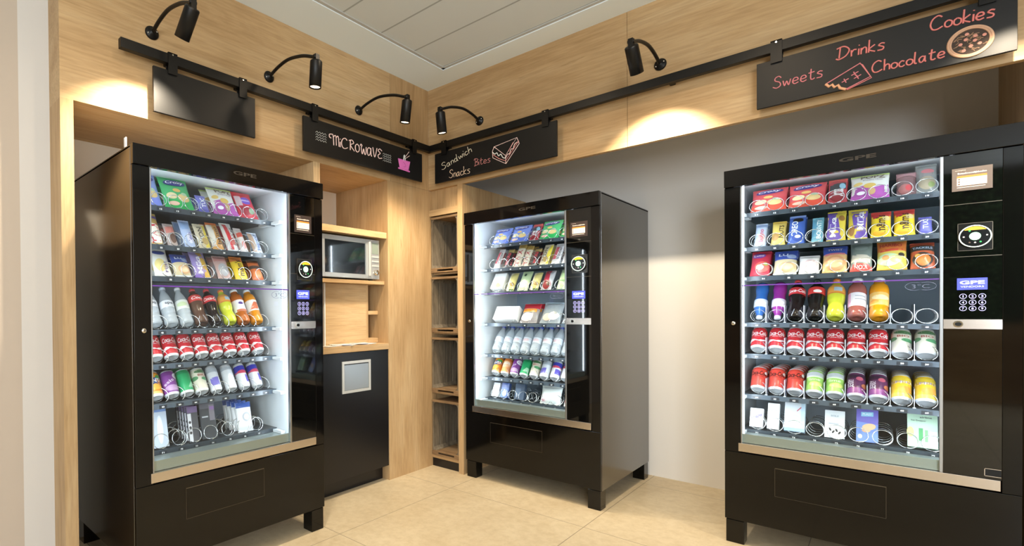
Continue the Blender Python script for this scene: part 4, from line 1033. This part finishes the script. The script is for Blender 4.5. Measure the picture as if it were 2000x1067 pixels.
NUTS = ('clearbag', 'snack_bag', 'clear bag of mixed red nuts', 'b98a8a', [('ell', -.05, .2, .36, .17, '9a5a58'), ('ell', .1, .22, .16, .1, 'c0393c'), ('band', .72, .96, 'b77f83')])
NUTS2 = ('clearbag', 'snack_bag', 'clear bag of nuts with red print', 'cfd0cb', [('ell', 0, .28, .4, .2, 'a08f72'), ('ell', .05, .66, .3, .08, 'c96a70'), ('ell', .2, .2, .15, .08, '7d8a4a')])
REDKID = ('bag', 'snack_bag', 'red sweets bag with purple badge', 'cf2a3a', [('band', .84, 1, 'd8303c'), ('ell', .02, .6, .26, .14, '6b4ab8'), T_('PINDAS', .02, .6, .4, .06, 'e9dff5'), ('ell', -.1, .25, .3, .16, '9c2430'), ('ell', .15, .22, .14, .10, '8fa88a'), ('poly', [(-.45, .4), (-.2, .4), (-.2, .75), (-.45, .8)], 'c9aeb4')])
def bar(desc, base, decs, name='snack_bar', t=0.024): return ('bar', name, desc, base, decs, t)
def vtext(s, col, w=.62, h=.34, cx=0, cz=.5): return T_(s, cx, cz, h * 2.0, w * .45, col, PI / 2)
def vt(s, col, cx=0, cz=.5, L=.62, H=.4):   # upright string running up the pack: L of pack height, H of pack width
    return ('v', s, col, cx, cz, L, H)
def fixv(decs, w, h):
    out = []
    for d in decs:
        if d[0] == 'v': _, s, col, cx, cz, L, H = d; out.append(('t', s, cx, cz, L * h / w, H * w / h, col, PI / 2))
        else: out.append(d)
    return out
def V(spec, w, h):
    i = 4; s = list(spec)
    if spec[0] in ('bag', 'bar', 'clearbag', 'box'): s[4] = fixv(spec[4], w, h)
    if spec[0] == 'can': s[5] = fixv(spec[5], w, h)
    return tuple(s)
MILKA = bar('purple and yellow chocolate biscuit pack', 'e0c63c', [('poly', [(-.5, .03), (.28, .03), (.02, .95), (-.5, .95)], '6c4fb4'), ('ell', .28, .70, .16, .10, '9c6a2e'), vt('Milka', 'f4f1f8', -.16, .42, .6, .34)], 'snack_bag', .03)
MILKA2 = bar('yellow and purple chocolate snack pack', 'e0c63c', [('poly', [(-.12, .03), (.5, .03), (.5, .93), (-.34, .93)], '6c4fb4'), ('ell', -.30, .25, .16, .16, '9c6a2e'), vt('Milka', 'f4f1f8', .14, .56, .6, .36)], 'snack_bag', .03)
MMS = bar('yellow and red chocolate peanut bag', 'ecc81e', [('band', .78, 1, 'd23a34'), ('poly', [(-.5, .66), (.1, .74), (.5, .66), (.5, .8), (-.5, .8)], 'c9313a'), ('ell', .25, .66, .2, .10, 'd8c27a'), vt("m&m's", '4a3326', -.02, .46, .62, .5), ('ell', -.1, .12, .3, .06, 'e8a81e')], 'snack_bag', .034)
BLUEBAR = bar('small purple-blue wafer bar', '6a68c4', [('band', .02, .12, '5a58b6'), vt('TUC', 'e9e7f6', 0, .5, .5, .45)])
LIGHTBAR = bar('slim pale blue snack bar', 'b7c3dd', [('band', .8, .95, '8ea4d0'), ('ell', .1, .35, .3, .15, 'd8a8a0'), vt('bueno', 'c05060', .05, .42, .5, .4)])
NUTBAR = bar('yellow peanut bar', 'e2c25a', [('ell', -.2, .3, .25, .15, 'b98b4a'), vt('NUTS', '3c2c22', .18, .52, .5, .34), ('band', .9, 1, 'd9b040')])
OREO = bar('blue cookie pack with dark cookie', '3f62c0', [('ell', .05, .80, .32, .09, '2a2320'), ('band', .93, 1, '86a2e6'), vt('OREO', 'e8eefa', -.12, .48, .5, .4), ('ell', .1, .18, .36, .10, '2c4aa8'), ('ell', .1, .2, .18, .05, 'c6d4f4')], 'snack_bag', .03)
BOUNTY = bar('teal coconut bar', '6fb0c4', [('poly', [(-.5, .1), (.1, .1), (.1, .9), (-.5, .9)], '5a9ab8'), vt('BOUNTY', 'ecf4f6', .12, .5, .72, .42)])
MALT = bar('red chocolate ball bag', 'c8283e', [('ell', -.1, .76, .34, .12, '7a3fa0'), T_('Lutti', -.1, .76, .5, .09, 'f2e6f2'), ('ell', .1, .3, .36, .2, 'dc5a52'), ('ell', .0, .28, .2, .10, 'ecd8a8'), ('ell', .28, .4, .1, .07, '9ab04a')], 'snack_bag', .036)
WAFER = bar('blue topped waffle biscuit bag', 'd3c49a', [('band', .58, 1, '3348a4'), ('ell', .25, .7, .2, .09, '8fa0cc'), T_('LU', -.1, .78, .4, .12, 'd8def0'), ('ell', .08, .28, .36, .18, 'd8a878'), ('ell', .08, .28, .26, .12, 'e4c39a'), ('band', .0, .06, 'cfd6da')], 'snack_bag', .03)
WHITEB = bar('small white sugared sweets bag', 'e6e2e0', [('ell', .08, .42, .34, .28, 'cdb0b8'), ('ell', .08, .42, .2, .16, 'e4d4d8'), ('band', .8, 1, 'd2cfd0')], 'snack_bag', .034)
GOLDB = bar('blue and gold round biscuit bag', 'd0a468', [('band', .66, 1, '3348a4'), T_('TWIST', 0, .82, .6, .1, 'e0d4e8'), ('ell', .02, .32, .42, .26, 'c98a5c'), ('ell', .02, .32, .3, .18, 'd8a47a'), ('poly', [(-.4, .58), (.4, .62), (.4, .68), (-.4, .66)], 'c46a74')], 'snack_bag', .034)
KOJAK = bar('grey and red mint sweets bag', '6f7a74', [('poly', [(-.5, .0), (.5, .0), (.5, .20), (-.5, .26)], 'd23a34'), ('poly', [(-.45, .28), (.4, .24), (.45, .50), (-.4, .55)], 'c8bfae'), T_('NOIR', .0, .12, .6, .10, 'f4ece6'), ('ell', 0, .78, .3, .10, '87928c')], 'snack_bag', .034)
HARIBO = ('bag', 'snack_bag', 'yellow and red fruit gum bag', 'd9c04a', [('band', .60, .97, 'e2762e'), ('poly', [(-.5, .55), (.5, .60), (.5, .68), (-.5, .64)], 'd2442e'), T_('HARIBO', -.03, .79, .74, .13, 'b2222c'), ('ell', -.1, .30, .4, .2, 'b6cfa0'), ('ell', .15, .30, .2, .12, 'd8d06a'), ('ell', -.2, .35, .12, .08, 'd88a50'), ('ell', .32, .45, .1, .06, '3a3228'), ('band', .0, .05, 'e6a43a')], .036)
TAPAS = ('bag', 'snack_bag', 'orange and black nut snack bag', 'c8552e', [('band', .62, .84, '38322e'), T_('TACKELS', 0, .74, .8, .09, 'b9d2ea'), ('ell', 0, .3, .42, .26, '3a302a'), ('ell', .02, .28, .3, .2, 'e4762c'), ('ell', -.2, .42, .12, .08, 'd8a24a'), ('band', .9, 1, 'b9462c')], .034)
TWIX = bar('gold and red caramel bar', 'cda85a', [('poly', [(-.42, .05), (.42, .05), (.42, .6), (-.42, .66)], 'efe6d6'), ('band', .8, .9, '6a5ab0'), vt('TWIX', 'cf2638', 0, .34, .58, .7)])
KINDER = bar('slim brown and pink wafer bar', 'b9a6a0', [('poly', [(-.4, .5), (.4, .55), (.4, .85), (-.4, .8)], 'cf7a70'), ('ell', .1, .3, .3, .2, '6a4a3e')])
SULTANA = bar('pale blue and violet chocolate wrapper', 'aebfe6', [('poly', [(-.45, .6), (.2, .62), (.45, .95), (-.4, .95)], '8fb0e4'), ('ell', .1, .3, .3, .18, 'dcdcf0'), vt('leo', '8a86c8', .1, .34, .3, .4)])
YELBAR = bar('cream and yellow nut bar', 'cfc0a4', [('poly', [(.1, .05), (.5, .05), (.5, .95), (.2, .95)], 'e2c83a'), vt('LION', '4a4138', -.1, .5, .6, .4), ('ell', .1, .25, .25, .13, 'b99a5a')])
ORBAR = bar('orange caramel bar', 'd79a4e', [('poly', [(-.5, .1), (-.1, .1), (.0, .9), (-.5, .9)], 'd8cfc4'), vt('balisto', '4a3428', .15, .5, .62, .36), ('band', .92, 1, 'd86a2e')])
REDWH = bar('white and red wafer bar', 'd9d4d2', [('poly', [(-.2, .05), (.1, .05), (.05, .95), (-.3, .95)], 'd2343a'), vt('KitKat', '6b6664', .26, .5, .6, .32), ('ell', .1, .3, .2, .12, 'c05a50')])
REDWH2 = bar('slim white and coral bar', 'd0c4c0', [('poly', [(-.4, .55), (.4, .6), (.4, .8), (-.4, .74)], 'cf5648'), ('ell', .1, .25, .3, .14, 'd88a80')])
SNKBLUE = bar('white box bar with blue lettering', 'cdd6e6', [('poly', [(-.5, .05), (-.1, .05), (-.1, .95), (-.5, .95)], 'b99a84'), vt('FREDDO', '4a5f9a', .16, .5, .7, .34)])
RICE = bar('white rice cake pack with blue print', 'e6e4da', [('ell', 0, .82, .36, .10, '3a4fa0'), ('ell', -.1, .35, .3, .22, 'ddc97a'), vt('rijst', '6a5a8a', .2, .3, .34, .3)], 'snack_bag', .03)
CHOCY = bar('violet and yellow chocolate bag', '9a86c8', [('poly', [(.12, .0), (.5, .0), (.3, .97), (-.05, .97)], 'd8a83a'), vt('Milka', 'f0ecf6', -.12, .45, .6, .34), ('band', .0, .1, '7a5ac0')], 'snack_bag', .03)
GUMR = bar('pink and grey liquorice bag', 'c09a94', [('ell', .0, .35, .36, .26, 'a8a8b0'), ('poly', [(-.45, .7), (.45, .7), (.45, .96), (-.45, .96)], 'c4807a')], 'snack_bag', .03)
CRUNCH = bar('orange and yellow peanut bag with dark letters', 'eac32a', [('band', .74, 1, 'e07a34'), vt("m&m's", '50382a', .0, .46, .62, .5)], 'snack_bag', .03)
TIGER = bar('orange and dark striped snack bag', 'c8602e', [('band', .5, .66, '4a3830'), ('ell', 0, .25, .36, .18, 'dd7a42'), ('band', .85, 1, '5a4030')], 'snack_bag', .03)
MARS = bar('dark slim chocolate bar with gold', '3a2c2c', [('band', .75, .95, 'b99a5a'), vt('MARS', 'd0484a', 0, .42, .55, .5)])
TWIXS = bar('gold topped white and red bar', 'd9cdb6', [('band', .78, 1, 'c09a4a'), vt('TWIX', 'b8323c', 0, .38, .6, .62)])
REDSTR = bar('silver and red striped bar', 'c9c4c6', [('poly', [(-.4, .2), (.0, .2), (.1, .8), (-.3, .8)], 'b84a52'), vt('Kinder', '4a3a3a', .22, .5, .55, .32)])
SANDY = ('bag', 'sandwich_pack', 'yellow wrapped sandwich pack', 'd9c878', [('poly', [(-.5, .0), (-.1, .0), (-.1, 1), (-.5, 1)], 'efe6c2'), ('ell', .2, .3, .25, .1, '9a7a3a'), ('band', .0, .08, '4a6a30')], .045)
SANDG = ('bag', 'sandwich_pack', 'pale green wrap pack', 'bcd2a2', [('ell', 0, .3, .36, .2, 'd6e2c0'), ('ell', 0, .74, .12, .08, '2e4a3a')], .04)
SANDW = ('box', 'sandwich_pack', 'white boxed sandwich with round window', 'ecebe8', [('ell', .05, .25, .36, .26, 'd8c6a0'), ('ell', .1, .2, .22, .14, 'c9a070')], .045)
SANDR = ('bag', 'sandwich_pack', 'red and clear salad pack', 'b8b4b8', [('poly', [(-.5, .4), (.2, .4), (.1, 1), (-.4, 1)], 'bf2f44'), ('ell', .05, .22, .38, .2, '8e2a2a'), ('ell', .2, .25, .15, .1, '5a4034')], .04)
SANDC = ('bag', 'sandwich_pack', 'light green folded wrap pack', 'b2d08a', [('band', .3, .4, '86b05a'), ('poly', [(-.5, .0), (-.1, .0), (-.1, 1), (-.5, 1)], 'd2e4b4')], .05)
TRAYBOX = ('box', 'food_tray', 'white food tray box', 'efedea', [('poly', [(-.4, .15), (.2, .15), (.2, .75), (-.4, .75)], 'e4dfd8'), ('ell', .32, .4, .14, .3, 'd9d6d4')], .05)
POPC = ('clearbag', 'snack_bag', 'clear popcorn bag with red and orange header', 'cfc6c4', [('band', .68, .98, 'b9202e'), ('poly', [(-.42, .50), (.36, .50), (.36, .66), (-.42, .66)], 'e88a1e'), T_('GO PURE', -.03, .58, .6, .08, 'b8400e'), ('ell', -.1, .26, .34, .2, 'dcc4bc'), ('ell', .12, .3, .12, .12, 'e6eee0')])
CLEARB = ('clearbag', 'snack_bag', 'clear bag with pale pastry inside', 'ccd2d4', [('ell', -.15, .25, .22, .16, 'd9b49a'), ('ell', .15, .30, .24, .18, 'ddd8cc'), ('ell', .2, .42, .10, .06, '8a8a80'), ('band', .9, 1, '9fb0bc')])
WATER = ('bottle', 'drink_bottle', 'clear water bottle with blue cap', 'clear', '2440a8', (.32, .52, 'd3dde6', [('ell', 0, .42, .4, .05, 'e8c6cc')]), 'water')
WATERW = ('bottle', 'drink_bottle', 'clear water bottle with white label', 'clear', 'b9c8d8', (.40, .58, 'e6e9ee', [T_('spa', 0, .49, .6, .07, '4a4a58')]), 'water')
WATERP = ('bottle', 'drink_bottle', 'clear sparkling water bottle with pale label', 'clear', 'dfe6ea', (.36, .60, 'dfe3dc', [('ell', -.2, .48, .4, .06, 'c8d8a8')]), 'water')
BLUEB = ('bottle', 'drink_bottle', 'blue sports drink bottle', '2f62a8', 'e4e8ee', (.50, .72, 'c3cbd6', [('ell', 0, .6, .5, .05, 'e4e8ee')]), 'sport')
PURPB = ('bottle', 'drink_bottle', 'purple sports drink bottle', '8a2a86', 'e4e8ee', (.50, .72, 'cfc6d6', [('ell', 0, .6, .5, .05, 'e9e4ee')]), 'sport')
COLAB = ('bottle', 'drink_bottle', 'dark cola bottle with red label and red cap', '1d1414', 'c0282e', (.56, .74, 'd02a30', [T_('Coca-Cola', 0, .65, 1.3, .085, 'f6ecec', 0, .25)]), 'cola')
COLAZ = ('bottle', 'drink_bottle', 'dark cola bottle with red label and black cap', '1a1514', '1c2a22', (.56, .74, 'd8322e', [('ell', .1, .62, .25, .04, 'f2e8e6')]), 'cola')
COLAL = ('bottle', 'drink_bottle', 'brown cola bottle with bright red label', '5a4034', 'c0282e', (.58, .76, 'd83a34', [T_('Coca', 0, .67, .9, .08, 'f6ecec', 0, .25)]), 'cola')
LEMB = ('bottle', 'drink_bottle', 'yellow-green drink bottle with orange label', 'c9cf3c', 'e0722a', (.56, .80, 'e89a3a', [('poly', [(-.1, .62), (.35, .62), (.35, .72), (-.1, .72)], '9fb6c4'), ('band', .56, .58, 'd8642a')]), 'bulge')
TEAB = ('bottle', 'drink_bottle', 'pink-brown iced tea bottle with white label', '9c5a52', 'eceef0', (.24, .58, 'e6e0ea', [('poly', [(-.95, .25), (-.35, .25), (-.35, .57), (-.95, .57)], 'd79ad0'), ('poly', [(-.1, .48), (.5, .48), (.5, .50), (-.1, .50)], 'a0a4a8'), ('poly', [(-.1, .40), (.6, .40), (.6, .42), (-.1, .42)], 'a0a4a8')]), 'juice')
JUICEB = ('bottle', 'drink_bottle', 'orange juice bottle with white cap', 'e0941c', 'eceef0', (.26, .58, 'efb95a', [('ell', .1, .45, .5, .06, 'f2d6a0'), ('ell', -.3, .34, .3, .05, 'e8963a')]), 'juice')
TEAL = ('bottle', 'drink_bottle', 'amber drink bottle with white label', 'b0602a', 'd0d4d8', (.28, .62, 'e2dce0', [('ell', 0, .52, .2, .04, '5a3f8a'), ('band', .28, .34, 'c86a4a')]), 'juice')
ORB = ('bottle', 'drink_bottle', 'orange drink bottle with striped white label', 'd08420', 'd0d4d8', (.30, .62, 'e0d6cc', [('poly', [(-.5, .34), (.2, .34), (.6, .56), (.0, .56)], 'd8643a')]), 'juice')

# --- right machine
RR = [(0.148, .149, .160, CROKR), (0.299, .145, .158, CROKR), (0.411, .070, .160, DORI), (0.522, .132, .160, POPZ), (0.640, .064, .144, NUTS), (0.702, .066, .176, NUTS2)]
for i, (x, w_, h_, s) in enumerate(RR): put('R', 0, i, x, w_, h_, V(s, w_, h_), 1, .07, i == len(RR) - 1)
RR = [(.113, .050, .160, LIGHTBAR), (.187, .058, .162, NUTBAR), (.258, .065, .188, OREO), (.338, .044, .162, BOUNTY), (.406, .069, .190, MILKA), (.481, .068, .188, MILKA2), (.559, .068, .158, MMS), (.634, .067, .156, MMS), (.698, .042, .104, BLUEBAR)]
for i, (x, w_, h_, s) in enumerate(RR): put('R', 1, i, x, w_, h_, V(s, w_, h_), 1, .064, i == len(RR) - 1)
RR = [(.112, .084, .166, MALT), (.214, .094, .158, WAFER), (.307, .078, .118, WHITEB), (.401, .090, .165, GOLDB), (.493, .076, .172, KOJAK), (.594, .098, .174, HARIBO), (.690, .076, .150, TAPAS)]
for i, (x, w_, h_, s) in enumerate(RR): put('R', 2, i, x, w_, h_, V(s, w_, h_), 1, .064, i == len(RR) - 1)
RR = [(.108, .062, .222, BLUEB), (.183, .062, .222, PURPB), (.254, .067, .238, COLAB), (.329, .067, .238, COLAZ), (.403, .068, .236, LEMB), (.478, .068, .232, TEAB), (.553, .069, .230, JUICEB)]
for i, (x, w_, h_, s) in enumerate(RR): put('R', 3, i, x, w_, h_, s, 0)
for i in range(9): put('R', 4, i, LANES[i] - 0.002, .066, .121, COKE if i < 7 else CREAMCAN, 0, .08, i == 8)
for i in range(9): put('R', 5, i, LANES[i] - 0.002, .066, .121, (COKEZ, COKEZ, COKEZ, LIME, LIME, BERRY, BERRY, YELLOW, YELLOW)[i], 3, .078, i == 8)
RR = [(.098, .056, .108, ('box', 'small_box', 'small white square box with violet mark', 'eceaf0', [('poly', [(-.1, .45), (.4, .6), (.4, .75), (-.1, .6)], '7a6ab0'), ('ell', -.1, .35, .2, .15, 'ece2b8')], .03)),
      (.167, .048, .142, ('box', 'small_box', 'narrow white upright box', 'f0f0ee', [('poly', [(-.35, .1), (.35, .1), (.35, .4), (-.35, .4)], 'e2e2e6'), ('poly', [(-.35, .7), (.35, .7), (.35, .74), (-.35, .74)], 'b8bac4')], .03)),
      (.252, .080, .180, ('box', 'hygiene_pack', 'pastel blue hygiene pack', 'b6cfe4', [('poly', [(-.5, .0), (.3, .0), (.3, 1), (-.5, 1)], 'd0d8e2'), ('poly', [(.1, .62), (.3, .74), (.3, .70), (.1, .58)], 'c0405a'), ('ell', 0, .35, .3, .14, 'c4e4d4'), ('band', .0, .1, '8fb0dc')], .035)),
      (.401, .072, .142, ('box', 'insole_pack', 'white packet with four dark marks', 'e6ecf2', [('ell', -.22, .30, .05, .06, '26262c', .4), ('ell', -.06, .22, .05, .06, '26262c', -.5), ('ell', .1, .28, .05, .06, '26262c', .4), ('ell', .25, .20, .05, .06, '26262c', -.5), T_('SOLE', 0, .80, .4, .06, '9fb0c0'), ('poly', [(-.3, .5), (.2, .5), (.2, .53), (-.3, .53)], 'b0bcc8')], .008)),
      (.514, .074, .178, ('box', 'plaster_pack', 'violet-blue plaster pack with orange shape', '6a62c8', [('poly', [(-.28, .70), (.28, .72), (.28, .84), (-.28, .82)], '8fd0f0'), T_('PLAST', 0, .77, .42, .06, 'e8f4fc'), ('poly', [(-.5, .0), (.5, .0), (.5, .5), (-.5, .55)], '6f8fdc'), ('ell', .08, .42, .32, .09, 'ecb88a', .3), ('ell', -.05, .32, .2, .06, 'e8b48a'), ('ell', -.32, .14, .1, .06, 'cfd4f4')], .008, True)),
      (.690, .092, .172, ('box', 'tissue_pack', 'pale green pack with dark green stripes', 'b9dcc0', [('poly', [(-.12, .18), (.02, .18), (.02, .52), (-.12, .52)], '48a860'), ('poly', [(.08, .16), (.18, .16), (.18, .48), (.08, .48)], '7cc47e'), ('poly', [(.24, .2), (.46, .2), (.46, .45), (.24, .45)], 'e4ecf0'), T_('airline', .12, .82, .4, .05, '4a5a50'), T_('Ice Dopper', -.12, .72, .5, .05, '4a5a50'), ('ell', -.4, .4, .12, .14, 'd6e87a')], .03))]
for i, (x, w_, h_, s) in enumerate(RR): put('R', 6, i, x, w_, h_, s, 0, .06, i == 5, math.radians(22))

# --- left machine
CROKBL = crisp('blue-violet crisp bag partly hidden by the door edge', '8a9ee4', '7484dc', 'Croky')
RR = [(.140, .120, .205, CROKBL), (.279, .138, .204, CROKG), (.395, .052, .120, BLUEBAR), (.510, .137, .190, POPZ), (.632, .110, .190, REDKID)]
for i, (x, w_, h_, s) in enumerate(RR): put('L', 0, i, x, w_, h_, V(s, w_, h_), 1, .07, i == 4)
RR = [(.172, .058, .195, TWIX), (.244, .048, .142, KINDER), (.325, .054, .176, SULTANA), (.396, .060, .164, YELBAR), (.465, .060, .182, ORBAR), (.543, .062, .192, REDWH), (.604, .044, .168, REDWH2), (.682, .056, .148, SNKBLUE)]
for i, (x, w_, h_, s) in enumerate(RR): put('L', 1, i, x, w_, h_, V(s, w_, h_), 1, .062, i == 7)
RR = [(.200, .078, .168, RICE), (.290, .080, .142, WAFER), (.384, .076, .168, CHOCY), (.496, .072, .152, GUMR), (.588, .072, .155, CRUNCH), (.682, .068, .140, TIGER)]
for i, (x, w_, h_, s) in enumerate(RR): put('L', 2, i, x, w_, h_, V(s, w_, h_), 1, .062, i == 5)
RR = [(.168, .064, .222, WATERW), (.242, .064, .220, WATERW), (.314, .064, .220, WATERP), (.386, .066, .214, COLAL), (.458, .066, .214, COLAB), (.535, .067, .212, LEMB), (.608, .067, .213, TEAL), (.684, .067, .214, ORB)]
for i, (x, w_, h_, s) in enumerate(RR): put('L', 3, i, x, w_, h_, s, 0, .08, i == 7)
for i, x in enumerate((.168, .240, .312, .384, .458, .532, .607, .688)): put('L', 4, i, x, .066, .121, COKE, 0, .08, i == 7)
for i, x in enumerate((.168, .240, .310, .382, .455, .534, .607, .680)):
    put('L', 5, i, x, .066 if i < 4 else .057, .124 if i < 4 else .135, (FANTA, PURPC, GREENC_, CREAMCAN, ENERGYS, ENERGYP, ENERGY, ENERGY)[i], 1 if i in (2, 3) else 0, .08, i == 7)
BLIST = ('box', 'blister_pack', 'tall clear blister pack with blue header', 'b9c6d6', [('band', .84, 1, '6a8cc8'), ('ell', 0, .42, .2, .34, 'dfe6ee'), ('ell', 0, .42, .1, .28, 'f4f6f8')], .02)
CABLE = ('box', 'cable_pack', 'dark cable pack with white side print', '4a4b52', [('poly', [(-.5, .0), (-.15, .0), (-.15, .8), (-.5, .8)], 'cfd0d8'), ('band', .82, 1, '6f5a86'), ('ell', -.32, .55, .12, .04, '3a3a40'), ('ell', -.32, .40, .12, .04, '3a3a40'), ('ell', -.32, .25, .12, .04, '3a3a40')], .012)
CHARG = ('box', 'charger_pack', 'dark charger pack with purple cap', '3c4048', [('band', .85, 1, '5a5a66'), ('poly', [(.1, .5), (.45, .5), (.45, .95), (.1, .95)], '77727e'), ('poly', [(-.4, .60), (.0, .60), (.0, .64), (-.4, .64)], 'aab0b8'), ('poly', [(.15, .80), (.45, .80), (.45, .9), (.15, .9)], '8f6aa8')], .012)
EARB = ('bag', 'earphone_pack', 'white pouch with blue header strip', 'dadde2', [('band', .82, 1, '2f52a8'), ('ell', .05, .5, .26, .16, 'a9b0ba'), ('ell', .05, .5, .16, .10, 'e6e8ec')], .03)
put('L', 6, 0, .180, .066, .200, BLIST, 0, .06, False, math.radians(14))
put('L', 6, 1, .335, .050, .175, CABLE, 4, .030, False, math.radians(14))
put('L', 6, 2, .410, .075, .180, CHARG, 2, .045, False, math.radians(14))
put('L', 6, 3, .600, .086, .160, EARB, 3, .045, True, math.radians(14))

# --- middle machine
RR = [(.150, .136, .150, CROKB), (.298, .138, .156, CROKB), (.412, .070, .152, DORI), (.520, .137, .164, CROKG), (.655, .110, .160, CROKG)]
for i, (x, w_, h_, s) in enumerate(RR): put('M', 0, i, x, w_, h_, V(s, w_, h_), 1, .07, i == 4)
RR = [(.122, .048, .180, REDSTR), (.200, .048, .178, MARS), (.280, .062, .208, TWIXS), (.345, .052, .184, TWIXS), (.414, .048, .160, MARS), (.484, .064, .180, YELBAR), (.565, .060, .178, REDSTR), (.640, .060, .168, REDWH)]
for i, (x, w_, h_, s) in enumerate(RR): put('M', 1, i, x, w_, h_, V(s, w_, h_), 1, .062, i == 7)
RR = [(.128, .096, .140, SANDW), (.228, .062, .164, SANDY), (.327, .078, .172, SANDG), (.412, .062, .156, SANDY), (.499, .075, .164, SANDR), (.605, .060, .168, SANDC), (.690, .070, .16, SANDR)]
for i, (x, w_, h_, s) in enumerate(RR): put('M', 2, i, x, w_, h_, V(s, w_, h_), 0, .062, i == 6)
RR = [(.192, .182, .118, TRAYBOX), (.368, .130, .168, POPC), (.525, .145, .174, CLEARB), (.675, .130, .165, CLEARB)]
for i, (x, w_, h_, s) in enumerate(RR): put('M', 3, i, x, w_, h_, s, 1 if i == 1 else 0, .07, i == 3)
for i in range(8): put('M', 4, i, LANES[i] - .002, .066, .215, WATER, 1, .082, i == 7)
for i in range(8): put('M', 5, i, LANES[i] - .006, .064, .124, (FANTA, FANTAP, PURPC, GREENC_, CREAMCAN, ENERGYS, ENERGY, ENERGY)[i], 0, .08, i == 7)
put('M', 6, 0, .108, .052, .110, ('box', 'tube_box', 'slanted white tube box', 'eeeeec', [('band', .8, 1, 'd4d4dc')], .03), 0, .06, False, math.radians(24))
put('M', 6, 1, .182, .058, .115, ('box', 'small_box', 'dark blue small box', '4560a8', [('band', .7, 1, '2f478e'), ('ell', 0, .3, .3, .2, 'a9b8dc')], .03), 0, .06, False, math.radians(20))
put('M', 6, 2, .300, .070, .120, ('box', 'dark_pack', 'slate blue pack set back on its lane', '3f5068', [('poly', [(-.4, .2), (.1, .2), (.1, .7), (-.4, .7)], '566a84')], .03), 0, .06, False, math.radians(16))
put('M', 6, 3, .525, .145, .132, ('bag', 'hygiene_bag', 'large white quilted hygiene bag', 'dfe6e2', [('ell', -.28, .3, .18, .24, 'e6dcde'), ('ell', .2, .3, .2, .22, 'd0dad6'), T_('BU', -.3, .18, .14, .12, 'b04a6a')], .05), 0, .06, False, math.radians(22))
put('M', 6, 4, .660, .080, .120, ('bag', 'hygiene_bag', 'white and pink hygiene bag', 'e0dcdc', [('ell', -.2, .3, .2, .2, 'c0405a')], .04), 0, .06, True, math.radians(22))
